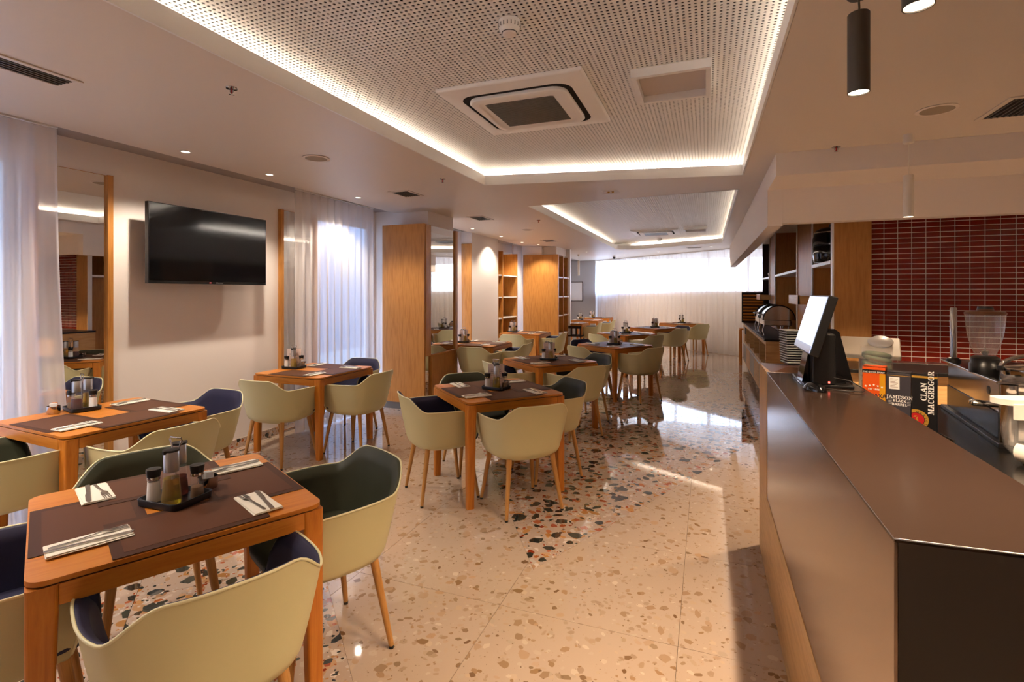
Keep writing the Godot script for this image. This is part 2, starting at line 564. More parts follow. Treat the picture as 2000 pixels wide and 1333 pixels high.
# ------------------------------------------------------------------ the shell
func floor_and_walls() -> void:
	var fl := struct("floor", bx(-4.75, -0.12, -17.4, 3.8, -0.003, 2.7, 0.0), M.joint)
	var zones: Array = [
		PackedVector2Array([Vector2(-0.89, -2.67), Vector2(0.80, -6.56), Vector2(0.80, -7.62), Vector2(-2.9, -7.78), Vector2(-3.35, -6.72)]),
		PackedVector2Array([Vector2(0.36, -9.12), Vector2(-0.26, -12.9), Vector2(-2.6, -12.6), Vector2(-2.3, -9.95)]),
		PackedVector2Array([Vector2(-0.75, -1.16), Vector2(-1.82, -2.13), Vector2(-3.1, -3.29), Vector2(-4.3, -3.9), Vector2(-4.3, 0.9), Vector2(-1.9, 0.5)])]
	rng.seed = 77
	var gap := 0.0012
	var k := 0
	for ix in range(-5, 5):
		for iz in range(-18, 4):
			var x0 := -0.94 + 0.825 * ix
			var z0 := -2.31 + 0.83 * iz
			var sq := PackedVector2Array([Vector2(maxf(x0, -4.7) + gap, z0 + gap), Vector2(minf(x0 + 0.825, 3.7) - gap, z0 + gap), Vector2(minf(x0 + 0.825, 3.7) - gap, z0 + 0.83 - gap), Vector2(maxf(x0, -4.7) + gap, z0 + 0.83 - gap)])
			if sq[1].x - sq[0].x < 0.02 or z0 > 2.6: continue
			var left: Array = [sq]
			for zn: PackedVector2Array in zones:
				var nxt: Array = []
				for p: PackedVector2Array in left:
					nxt.append_array(Geometry2D.clip_polygons(p, zn))
				left = nxt
			for p: PackedVector2Array in left:
				if p.size() < 3: continue
				part("tile", MB.new().prism(p, -0.003, 0.0, Transform3D.IDENTITY, false, 1.0 / 1.75, Vector2(rng.randf(), rng.randf()), false), M.terrazzo, fl)
	# the coloured tiles lie along the slanting edge of the first zone
	for zi in zones.size():
		var d: Vector2 = [Vector2(0.3986, -0.9171), Vector2(0.162, -0.987), Vector2(0.741, 0.671)][zi]
		var nn := Vector2(-d.y, d.x)
		var o: Vector2 = zones[zi][0]
		var inset := Geometry2D.offset_polygon(zones[zi], -gap)
		if inset.is_empty(): continue
		for r in range(-16, 17):
			for c in range(-12, 13):
				var w := 0.595
				var h := 1.19
				var a := o + nn * (r * w - 0.32) + d * (c * h + (0.6 if r % 2 else 0.0))
				var q := PackedVector2Array([a + nn * gap + d * gap, a + nn * (w - gap) + d * gap, a + nn * (w - gap) + d * (h - gap), a + nn * gap + d * (h - gap)])
				for p: PackedVector2Array in Geometry2D.intersect_polygons(q, inset[0]):
					if p.size() < 3: continue
					part("tile", MB.new().prism(p, -0.003, 0.0, Transform3D.IDENTITY, false, 1.0 / 1.75, Vector2(rng.randf(), rng.randf()), false), M.terrazzo_multi, fl)
	# walls
	struct("wall_right", bx(3.6, 0, -17.3, 3.75, 2.85, 2.6, 0.0), M.wall_paint)
	struct("wall_rear", bx(-4.7, 0, 2.5, 3.75, 2.85, 2.65, 0.0), M.wall_paint)

func prism_box(p: Array, y0: float, y1: float) -> MB:
	var q := PackedVector2Array()
	for a: Array in p: q.append(Vector2(a[0], a[1]))
	return MB.new().prism(q, y0, y1)

func ceiling() -> void:
	var c := Node3D.new()
	c.name = "ceiling"
	add_child(c)
	c.set_meta("kind", "structure")
	var y1 := 2.68
	part("soffit", bx(-4.0, CEIL, -17.3, -2.117, y1, 2.5, 0.0), M.ceiling_paint, c)
	part("soffit", bx(0.325, CEIL, -17.3, 3.7, y1, 2.5, 0.0), M.ceiling_paint, c)
	part("soffit", prism_box([[-2.117, 0.65], [0.325, 0.65], [0.325, 2.5], [-2.117, 2.5]], CEIL, y1), M.ceiling_paint, c)
	part("soffit", prism_box([[-2.117, -4.773], [0.325, -5.218], [0.325, -5.92], [-2.117, -6.118]], CEIL, y1), M.ceiling_paint, c)
	var far: Array = [[0.325, -12.0], [0.325, -17.3], [-2.117, -17.3], [-2.117, -12.75]]
	for i in 6:
		var a := PI - (PI * 0.5) * (i + 1) / 6.0
		far.append([-1.67 + cos(a) * 0.447, -12.75 - sin(a) * 0.36])
	part("soffit", prism_box(far, CEIL, y1), M.ceiling_paint, c)
	# curtain track slot along the left wall; its roof is coloured darker as shade
	part("slot_roof", bx(-4.75, 2.648, -17.3, -4.0, 2.74, 2.6, 0.0), M.slot_shade, c)
	part("slot_edge", bx(-4.012, 2.6205, -17.3, -4.0, 2.66, 2.5, 0.0), M.ceiling_paint, c)
	part("upper_deck", bx(-4.2, 2.95, -17.3, 3.75, 3.05, 2.65, 0.0), M.dark_void, c)
	part("upper_side", bx(0.7, 2.68, -17.3, 0.75, 2.96, 2.6, 0.0), M.paint, c)
	part("upper_side", bx(-2.6, 2.68, -17.3, -2.55, 2.96, 2.6, 0.0), M.paint, c)
	# two light coves: lip round the opening, ledge with an led strip, perforated panel above
	cove("near", [Vector2(-2.117, 0.65), Vector2(0.325, 0.65), Vector2(0.325, -5.218), Vector2(-2.117, -4.773)], Vector4(-2.47, -5.55, 0.68, 0.95), 48.0)
	var f2: Array = [Vector2(-2.117, -6.118), Vector2(0.325, -5.92), Vector2(0.325, -12.0)]
	for i in range(5, -1, -1):
		f2.append(Vector2(far[4 + i][0], far[4 + i][1]))
	f2.append(Vector2(-2.117, -12.75))
	cove("far", f2, Vector4(-2.47, -13.4, 0.68, -5.62), 46.0)

func hole_block(n: int, pitch: float, r: float) -> ArrayMesh:
	var b := MB.new()
	for i in n:
		for j in n:
			var c := Vector3((i + 0.5) * pitch, 0, (j + 0.5) * pitch)
			var h := pitch * 0.5
			for k in 8:
				var ps: Array = []
				for q: int in [k, k + 1]:
					var a := TAU * q / 8.0
					var d := Vector3(cos(a), 0, sin(a))
					ps.append(c + d * (h / maxf(absf(d.x), absf(d.z))))
					ps.append(c + d * r)
				b.quad(ps[0], ps[2], ps[3], ps[1], Vector3.DOWN)
				var inw: Vector3 = -(ps[1] + ps[3] - c * 2).normalized()
				b.quad(ps[1], ps[3], ps[3] + Vector3.UP * 0.003, ps[1] + Vector3.UP * 0.003, inw)
	return b.mesh()

func cove(which: String, ring: Array, rect: Vector4, energy: float) -> void:
	var py := 2.79
	var near := which == "near"
	var o := thing("light_cove", "long %s ceiling light cove with perforated white panel, %s" % (["nearer", "above the front tables"] if near else ["farther", "over the tables toward the back curtain"]), "light cove")
	var lip := MB.new()
	var m := ring.size()
	for i in m:
		var a: Vector2 = ring[i]
		var b: Vector2 = ring[(i + 1) % m]
		var d := (b - a).normalized()
		var nn := Vector2(-d.y, d.x)
		if nn.dot(Vector2(-0.9, (rect.y + rect.w) * 0.5) - a) > 0: nn = -nn
		var n3 := Vector3(-nn.x, 0, -nn.y)
		var t := Vector3(nn.x, 0, nn.y) * 0.012
		var q := [Vector3(a.x, CEIL - 0.002, a.y) - t * 1.2, Vector3(b.x, CEIL - 0.002, b.y) - t * 1.2, Vector3(b.x, 2.715, b.y) - t * 1.2, Vector3(a.x, 2.715, a.y) - t * 1.2]
		lip.quad(q[0], q[1], q[2], q[3], n3)
		lip.quad(q[0] + t, q[1] + t, q[2] + t, q[3] + t, -n3)
		lip.quad(q[3], q[2], q[2] + t, q[3] + t, Vector3.UP)
		lip.quad(q[0], q[1], q[1] + t, q[0] + t, Vector3.DOWN)
		# led strip behind the lip
		var l := a.distance_to(b)
		if l < 0.2: continue
		var mid := (a + b) * 0.5 + nn * 0.10
		var strip := MB.new().box(Vector3(-0.012, 2.681, -l * 0.5), Vector3(0.012, 2.688, l * 0.5), 0.001)
		var s := part("led_strip", strip, M.led, o)
		s.position = Vector3(mid.x, 0, mid.y)
		s.rotation.y = atan2(d.x, d.y)
		var yv := Vector3(nn.x, -0.75, nn.y).normalized()   # the strip faces up and inwards, over the lip
		var xv := yv.cross(Vector3(d.x, 0, d.y)).normalized()
		area(o, Transform3D(Basis(xv, Vector3(d.x, 0, d.y), xv.cross(Vector3(d.x, 0, d.y))), Vector3(mid.x, 2.695, mid.y)), Vector2(0.03, l), energy * l / 5.0, Color(1.0, 0.97, 0.94))
	part("lip", lip, M.white, o)
	var pitch := 0.0265
	var nb := 8
	var blk := pitch * nb
	var nx := int(ceil((rect.z - rect.x) / blk))
	var nz := int(ceil((rect.w - rect.y) / blk))
	var mm := MultiMesh.new()
	mm.transform_format = MultiMesh.TRANSFORM_3D
	mm.mesh = hole_block(nb, pitch, 0.0074)
	mm.instance_count = nx * nz
	for i in nx:
		for j in nz:
			mm.set_instance_transform(i * nz + j, Transform3D(Basis.IDENTITY, Vector3(rect.x + i * blk, py, rect.y + j * blk)))
	var p := MultiMeshInstance3D.new()
	p.name = "perforated_panel"
	p.multimesh = mm
	p.material_override = M.white
	p.set_meta("kind", "stuff")
	o.add_child(p)
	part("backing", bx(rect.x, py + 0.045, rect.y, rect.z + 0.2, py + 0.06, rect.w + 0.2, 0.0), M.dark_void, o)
	var sides := MB.new()
	sides.box(Vector3(rect.x - 0.01, 2.675, rect.y), Vector3(rect.x + 0.01, py + 0.05, rect.w), 0.0)
	sides.box(Vector3(rect.z - 0.01, 2.675, rect.y), Vector3(rect.z + 0.01, py + 0.05, rect.w), 0.0)
	sides.box(Vector3(rect.x, 2.675, rect.y - 0.01), Vector3(rect.z, py + 0.05, rect.y + 0.01), 0.0)
	sides.box(Vector3(rect.x, 2.675, rect.w - 0.01), Vector3(rect.z, py + 0.05, rect.w + 0.01), 0.0)
	part("void_side", sides, M.white, o)

# ------------------------------------------------------------------ left wall
func curtain(called: String, p0: Vector3, p1: Vector3, top: float, folds: int, amp: float, mt: Material, label: String, sd: int, sway := 0.0) -> void:
	rng.seed = sd
	var o := thing(called, label, "curtain")
	var rows: Array = []
	var cols := folds * 10
	var d := (p1 - p0)
	var nn := Vector3(d.z, 0, -d.x).normalized()
	var ph: Array = []
	var am: Array = []
	for i in folds + 2:
		ph.append(rng.randf_range(-0.35, 0.35))
		am.append(rng.randf_range(0.55, 1.25))
	for r in 15:
		var t := r / 14.0
		var row := PackedVector3Array()
		for j in cols + 1:
			var u := float(j) / cols
			var f := u * folds
			var k := int(f)
			var w: float = lerpf(am[k], am[k + 1], f - k)
			var sh: float = lerpf(ph[k], ph[k + 1], f - k)
			var a := amp * w * (0.55 + 0.45 * t)
			var sx := u + sh * 0.25 / folds * t + sway * t * t * u
			var p := p0 + d * sx + nn * (sin(TAU * f + sh) * a + 0.35 * a * sin(TAU * f * 2.3 + sh * 3.0))
			p.y = lerpf(top, 0.015, t)
			row.append(p)
		rows.append(row)
	part("sheer_fabric", MB.new().grid(rows, false, 1.0), mt, o)
	# pleated heading band
	var hb: Array = []
	for r in 3:
		var row := PackedVector3Array()
		for j in cols + 1:
			var p: Vector3 = rows[0][j] + nn * 0.003
			p.y = top - 0.045 * r
			row.append(p)
		hb.append(row)
	part("heading_band", MB.new().grid(hb, false, 1.0), mt, o)
	var dn := d.normalized()
	part("track", MB.new().box(Vector3(-0.012, top + 0.004, 0), Vector3(0.012, top + 0.024, d.length()), 0.002, -1, Transform3D(Basis(Vector3(dn.z, 0, -dn.x), Vector3.UP, dn), Vector3(p0.x, 0, p0.z))), M.white, o)

func window(nm: String, z1: float, z0: float, top: float, x := -4.32) -> void:
	var w := Node3D.new()
	w.name = nm
	add_child(w)
	w.set_meta("kind", "structure")
	var fr := MB.new()
	fr.box(Vector3(x - 0.1, 0.0, z0), Vector3(x - 0.05, 0.06, z1)).box(Vector3(x - 0.1, top - 0.06, z0), Vector3(x - 0.05, top, z1))
	fr.box(Vector3(x - 0.1, 0.06, z0), Vector3(x - 0.05, top - 0.06, z0 + 0.06)).box(Vector3(x - 0.1, 0.06, z1 - 0.06), Vector3(x - 0.05, top - 0.06, z1))
	part("window_frame", fr, M.white, w)
	part("pane", bx(x - 0.08, 0.06, z0 + 0.06, x - 0.072, top - 0.06, z1 - 0.06, 0.0), M.pane, w)

func wall_mirror(zn: float, zf: float, label: String) -> void:
	var o := thing("wall_mirror", label, "mirror", Vector3(-4.32, 0, 0))
	part("frame_post", bx(0, 0.02, zn, 0.045, 2.425, zn - 0.04, 0.002, 1), M.panel_wood, o)
	part("frame_post", bx(0, 0.02, zf + 0.04, 0.045, 2.425, zf, 0.002, 1), M.panel_wood, o)
	part("backing", bx(0.0, 0.02, zn - 0.04, 0.012, 2.425, zf + 0.04, 0.0), M.panel_wood, o)
	part("mirror_glass", bx(0.012, 0.03, zn - 0.042, 0.02, 2.42, zf + 0.042, 0.0), M.mirror, o)

func left_side() -> void:
	# wall_left is solid between the windows
	var wl := MB.new()
	var x0 := -4.47
	var x1 := -4.32
	for q: Array in [[2.6, 1.0], [-2.05, -4.86], [-5.95, -6.75], [-8.35, -10.85], [-11.45, -17.25]]:
		wl.box(Vector3(x0, 0, q[1]), Vector3(x1, 2.80, q[0]), 0.0)
	for q: Array in [[1.0, -2.05], [-4.86, -5.95], [-6.75, -8.35], [-10.85, -11.45]]:
		wl.box(Vector3(x0, 2.46, q[1]), Vector3(x1, 2.80, q[0]), 0.0)
	struct("wall_left", wl, M.wall_paint)
	window("window_1", 0.99, -0.52, 2.46)
	window("window_2", -0.52, -2.04, 2.46)
	window("window_3", -4.87, -5.94, 2.46)
	window("window_4", -6.76, -8.34, 2.46)
	window("window_5", -10.86, -11.44, 2.46)
	struct("baseboard_left", bx(-4.32, 0.0, -2.62, -4.305, 0.085, -4.26, 0.002), M.terrazzo_multi)
	# outside
	struct("pavement", bx(-30.0, -0.3, -40.0, -4.48, -0.15, 30.0, 0.0), M.pavement)
	struct("unseen_shading_facade", bx(-10.5, -0.2, -24.0, -10.0, 12.0, 12.0, 0.0), M.facade)  # unseen; height, nearness and dark colour set to dim the left windows

	wall_mirror(-2.085, -2.60, "tall wood-framed wall mirror between the nearest curtain and the wall screen")
	wall_mirror(-4.265, -4.81, "tall wood-framed wall mirror right of the screen, half behind a sheer curtain")
	# television
	var tv := thing("television", "large black flat screen mounted on the cream wall", "television", Vector3(-4.32, 0, 0))
	part("bracket", bx(0.002, 1.75, -3.15, 0.15, 2.1, -3.55), M.black, tv)
	part("bezel", bx(0.15, 1.600, -2.763, 0.19, 2.253, -3.925, 0.003), M.black, tv)
	part("screen_glass", bx(0.185, 1.625, -2.771, 0.192, 2.246, -3.917, 0.001), M.black_gloss, tv)
	part("standby_light", bx(0.19, 1.610, -3.30, 0.193, 1.614, -3.315, 0.0), M.red_led, tv)
	var lg := part("logo", text_mesh("Hisense", 0.014, 0.0008), M.brushed, tv)
	lg.position = Vector3(0.191, 1.611, -3.40)
	lg.rotation.y = PI / 2
	# curtains
	curtain("sheer_curtain", Vector3(-4.10, 0, 0.9), Vector3(-4.08, 0, -2.13), 2.62, 20, 0.032, M.sheer, "white sheer curtain at the left edge, nearest to the viewer", 3, 0.035)
	curtain("sheer_curtain", Vector3(-4.10, 0, -4.28), Vector3(-4.08, 0, -5.62), 2.62, 11, 0.032, M.sheer, "white sheer curtain between the wall screen and the tall wood pillar", 4)
	curtain("sheer_curtain", Vector3(-4.14, 0, -6.9), Vector3(-4.14, 0, -8.3), 2.62, 10, 0.03, M.sheer, "white sheer curtain in the bay behind the mirrored pillar", 5)
	curtain("sheer_curtain", Vector3(-4.10, 0, -10.86), Vector3(-4.10, 0, -11.42), 2.62, 6, 0.03, M.sheer, "narrow white sheer curtain beside the open wood shelf unit", 6)
	# first pillar: wood face, side mirror, white core
	struct("pillar_core", bx(-4.32, 0, -6.0, -3.48, 2.80, -6.72, 0.0), M.wall_paint)
	var p1 := thing("wood_pillar", "tall oak-clad pillar with a mirror on its side, right of the second curtain", "pillar")
	part("front_panel", bx(-4.03, 0.09, -5.75, -3.395, 2.42, -5.79, 0.002, 1), M.panel_wood, p1)
	part("plinth", bx(-4.02, 0.0, -5.76, -3.40, 0.09, -5.80), M.grey_door, p1)
	part("side_panel", bx(-3.435, 0.70, -5.79, -3.385, 2.415, -5.915, 0.002, 1), M.panel_wood, p1)
	part("kick_mirror", bx(-3.45, 0.05, -5.80, -3.41, 0.70, -5.90), M.mirror, p1)
	part("body", bx(-4.0, 0.02, -5.79, -3.44, 2.41, -6.66), M.panel_wood, p1)
	part("side_mirror", bx(-3.44, 0.715, -5.917, -3.39, 2.41, -6.585, 0.001), M.mirror, p1)
	part("edge_post", bx(-3.44, 0.0, -6.585, -3.37, 2.415, -6.655, 0.002, 1), M.panel_wood, p1)
	part("sill", bx(-3.44, 0.695, -5.915, -3.37, 0.715, -6.59), M.panel_wood, p1)
	part("lower_panel", bx(-3.44, 0.02, -5.93, -3.385, 0.695, -6.585, 0.002, 1), M.shelf_wood, p1)
	# second pillar
	struct("pillar_core", bx(-4.32, 0, -8.44, -3.99, 2.80, -9.70, 0.0), M.wall_paint)
	var ep := solo("end_panel", bx(-4.30, 0.02, -8.40, -3.985, 2.42, -8.436, 0.002, 1), M.panel_wood, "narrow orange oak panel on the end of the white wall, behind the mirrored pillar", "panel")
	ep.position = Vector3.ZERO
	shelf_unit(Vector3(-3.99, 0, -9.70), 0.33, 1.12, "open oak shelf unit beside the white wall with the light cone", [0.0, 0.25, 1.12])
	# third pillar
	struct("pillar_core", bx(-4.32, 0, -11.5, -3.62, 2.80, -12.5, 0.0), M.wall_paint)
	struct("pillar_core", bx(-3.62, 2.44, -11.62, -3.3, 2.66, -12.5, 0.0), M.wall_paint)
	var p3 := solo("oak_panel", bx(-4.07, 0.02, -11.45, -3.21, 2.42, -11.49, 0.002, 1), M.panel_wood, "broad light oak panel facing the room on the farthest pillar", "panel")
	p3.position = Vector3.ZERO
	shelf_unit(Vector3(-3.21, 0, -11.49), 0.40, 1.0, "narrow open oak shelf unit on the side of the farthest pillar", [0.0, 0.42, 0.84])
	struct("trim_1", bx(-3.34, 0.0, -12.52, -3.20, 2.62, -12.62, 0.002), M.white)

func shelf_unit(o: Vector3, depth: float, length: float, label: String, ups: Array) -> void:
	var s := thing("shelf_unit", label, "shelf", o)
	for u: float in ups:
		part("upright", bx(-depth, 0.02, -u, 0.0, 2.40, -u - 0.03, 0.001, 1), M.panel_wood, s)
	part("back_panel", bx(-depth, 0.02, -0.03, -depth + 0.02, 2.40, -length, 0.001, 1), M.panel_wood, s)
	for y: float in [0.55, 0.98, 1.42, 1.88]:
		part("shelf_board", bx(-depth + 0.02, y, -0.03, -0.01, y + 0.025, -length, 0.001), M.white, s)

func text_mesh(t: String, h: float, depth := 0.0006, serif := false, bold := true) -> TextMesh:
	var f := SystemFont.new()
	f.font_names = PackedStringArray(["Droid Serif" if serif else "Droid Sans"])
	f.font_weight = 700 if bold else 400
	var tm := TextMesh.new()
	tm.text = t
	tm.font = f
	tm.font_size = 64
	tm.pixel_size = h / 46.0
	tm.depth = depth
	return tm

# ------------------------------------------------------------------ back of the room
func back_side() -> void:
	struct("wall_concrete", bx(-4.75, 0, -17.06, -3.49, 2.80, -17.25, 0.0), M.concrete)
	# slanting window wall from (1.60, -12.62) to (-3.49, -17.06)
	var a := Vector3(1.7, 0, -12.535)
	var b := Vector3(-3.55, 0, -17.11)
	var d := (b - a)
	var l := d.length()
	var dn := d.normalized()
	var xf := Transform3D(Basis(dn, Vector3.UP, dn.cross(Vector3.UP)), a)   # x runs along the wall, z points away from the room or into it
	if xf.basis.z.z > 0: xf.basis.z = -xf.basis.z
	var out := xf.basis.z
	var wb := MB.new()
	var p := func(u0: float, u1: float, y0: float, y1: float, t0: float, t1: float) -> MB:
		var q := PackedVector2Array()
		for s: Array in [[u0, t0], [u1, t0], [u1, t1], [u0, t1]]:
			var w: Vector3 = a + dn * s[0] + out * s[1]
			q.append(Vector2(w.x, w.z))
		return MB.new().prism(q, y0, y1)
	struct("wall_back", p.call(0, l, 0, 1.58, 0.12, 0.3), M.wall_paint)
	struct("wall_back_header", p.call(0, l, 2.60, 2.80, 0.12, 0.3), M.wall_paint)
	struct("wall_right_return", bx(1.5, 0, -12.2, 3.7, 2.80, -12.4, 0.0), M.wall_paint)
	var w := Node3D.new()
	w.name = "window_6"
	add_child(w)
	w.set_meta("kind", "structure")
	for i in 6:
		part("mullion", p.call(l * i / 6.0, l * i / 6.0 + 0.05, 1.58, 2.6, 0.17, 0.22), M.white, w)
		part("pane", p.call(l * i / 6.0 + 0.05, l * (i + 1) / 6.0, 1.58, 2.6, 0.19, 0.198), M.pane, w)
	var c0 := a + dn * 0.1
	var c1 := a + dn * (l - 0.02)
	curtain("back_curtain", c0, c1, 2.59, 40, 0.05, M.sheer_back, "long white floor-length curtain across the slanting back wall", 8)
	# framed board on the concrete wall
	var f := thing("framed_board", "empty white board in a thin dark frame on the grey concrete wall", "frame", Vector3(-4.10, 1.27, -17.06))
	part("board", bx(-0.4, 0, 0.0, 0.17, 0.62, 0.015), M.white, f)
	part("frame", MB.new().box(Vector3(-0.42, -0.02, 0), Vector3(0.19, 0.0, 0.03)).box(Vector3(-0.42, 0.62, 0), Vector3(0.19, 0.64, 0.03)).box(Vector3(0.17, 0, 0), Vector3(0.19, 0.62, 0.03)).box(Vector3(-0.42, 0, 0), Vector3(-0.4, 0.62, 0.03)), M.groove, f)

# ------------------------------------------------------------------ right side: beam, tiles, buffet, shelves
func right_side() -> void:
	struct("beam_long", bx(0.511, 2.12, -5.1, 0.63, CEIL, -13.0, 0.001), M.paint)
	struct("beam_cross", bx(0.63, 2.14, -5.1, 3.6, CEIL, -5.22, 0.001), M.paint)
	struct("beam_step", bx(0.511, 2.442, -4.5, 3.6, CEIL, -5.1, 0.001), M.paint)
	struct("ceiling_niche", bx(0.63, 2.54, -5.22, 3.6, CEIL, -13.0, 0.0), M.ceiling_paint)
	# tiled wall
	var tw := struct("wall_tiled", bx(1.40, 0.0, -5.555, 3.6, 2.60, -5.62, 0.0), M.grout)
	var tile := MB.new().box(Vector3(0.0026, 0.0026, -0.002), Vector3(0.1014, 0.0437, 0.003), 0.001).mesh()
	var rest := MB.new()
	for r in 28:
		for c in 21:
			var x := 1.404 + c * 0.104
			var y := 0.905 + r * 0.0463
			if c < 11 and r < 27:
				var t := mi("tile", tile, M.red_tile)
				tw.add_child(t, true)
				t.position = Vector3(x, y, -5.555)
			else:
				rest.box(Vector3(x + 0.0026, y + 0.0026, -5.557), Vector3(minf(x + 0.1014, 3.6), y + 0.0437, -5.552), 0.0)
	var rs := part("tile_field", rest, M.red_tile, tw)
	rs.set_meta("kind", "stuff")
	# shelf wall along x = 1.10
	var sw := thing("shelf_wall", "oak wall cabinet of open niches with one long white shelf, above the buffet", "shelf wall")
	part("end_panel", bx(1.10, 0.0, -5.50, 1.40, 2.54, -5.56, 0.002, 1), M.shelf_wood, sw)
	part("edge_strip", bx(1.09, 0.0, -5.495, 1.105, 2.54, -5.56), M.white, sw)
	part("back_panel", bx(1.50, 0.0, -5.63, 1.53, 2.54, -12.2, 0.001, 1), M.shelf_wood, sw)
	part("pillar_panel", bx(1.10, 0.0, -6.47, 1.5, 2.54, -7.50, 0.002, 1), M.shelf_wood, sw)
	part("edge_strip", bx(1.085, 0.0, -6.455, 1.10, 2.54, -6.475), M.white, sw)
	part("edge_strip", bx(1.085, 0.0, -7.49, 1.10, 2.54, -7.51), M.white, sw)
	part("pillar_panel", bx(1.10, 0.0, -9.74, 1.5, 2.54, -10.60, 0.002, 1), M.shelf_wood, sw)
	part("edge_strip", bx(1.085, 0.0, -9.73, 1.10, 2.54, -9.75), M.white, sw)
	part("edge_strip", bx(1.085, 0.0, -10.59, 1.10, 2.54, -10.61), M.white, sw)
	part("end_panel", bx(1.10, 0.0, -11.86, 1.5, 2.54, -11.95, 0.002, 1), M.groove, sw)
	for q: Array in [[-5.56, -6.47], [-7.50, -9.74], [-10.60, -11.86]]:
		part("shelf_board", bx(1.085, 1.795, q[0], 1.50, 1.83, q[1], 0.002), M.white, sw)
	var st := MB.new()
	for r in 34:
		for c in 22:
			st.box(Vector3(1.492, 0.93 + r * 0.0463, -7.52 - c * 0.104 - 0.1), Vector3(1.50, 0.93 + r * 0.0463 + 0.042, -7.52 - c * 0.104), 0.0)
	part("niche_grout", bx(1.495, 0.92, -7.50, 1.499, 2.52, -9.74, 0.0), M.grout, sw)
	var sp := part("niche_tiles", st, M.red_tile, sw)
	sp.set_meta("kind", "stuff")
	# black soup urn on the first shelf
	var ur := thing("soup_kettle", "round black soup kettle on the white shelf beside the red tiles", "kettle", Vector3(1.18, 1.83, -5.98))
	part("kettle_body", MB.new().lathe([Vector2(0.0, 0.0), Vector2(0.15, 0.0), Vector2(0.155, 0.01), Vector2(0.165, 0.06), Vector2(0.165, 0.16), Vector2(0.16, 0.165), Vector2(0.168, 0.17), Vector2(0.168, 0.24), Vector2(0.15, 0.30)], 32), M.black_gloss, ur)
	part("lid", MB.new().lathe([Vector2(0.152, 0.30), Vector2(0.14, 0.325), Vector2(0.09, 0.35), Vector2(0.0, 0.36)], 32), M.black_gloss, ur)
	part("rim_ring", MB.new().lathe([Vector2(0.153, 0.295), Vector2(0.158, 0.30), Vector2(0.153, 0.305)], 32), M.steel, ur)
	part("lid_knob", MB.new().lathe([Vector2(0.0, 0.355), Vector2(0.02, 0.36), Vector2(0.025, 0.385), Vector2(0.0, 0.392)], 16), M.black, ur)
	# cups on the far shelf
	for i in 4:
		var z := -10.75 - i * 0.22
		solo("stacked_bowl", MB.new().lathe([Vector2(0.03, 1.83), Vector2(0.07, 1.88), Vector2(0.075, 1.92), Vector2(0.07, 1.92), Vector2(0.03, 1.84)], 20, at(1.22, 0, z)), M.white if i % 2 else M.steel, ["first", "second", "third", "fourth"][i] + " small bowl from the near end of the far shelf group", "bowl", "bowls on the far shelf")
	# slanted wooden bins on the pillar fronts
	for q: Array in [[-6.42, 1.40, "slanted oak bread bin on the shelf wall behind the till screen"], [-10.55, 1.40, "slanted oak bread bin on the far shelf wall above the chafing dishes"]]:
		var z: float = q[0]
		var y: float = q[1]
		var bb := thing("bread_bin", q[2], "bin", Vector3(1.10, y, z))
		part("front_board", bx(-0.20, 0.0, 0.30, -0.18, 0.10, -0.35), M.pale_wood, bb)
		part("side_board", bx(-0.20, 0.0, 0.30, -0.02, 0.09, 0.28), M.pale_wood, bb)
		part("side_board", bx(-0.20, 0.0, -0.33, -0.02, 0.09, -0.35), M.pale_wood, bb)
		part("base_board", bx(-0.19, 0.0, 0.29, -0.02, 0.015, -0.34), M.pale_wood, bb)
	buffet()
	back_counter()

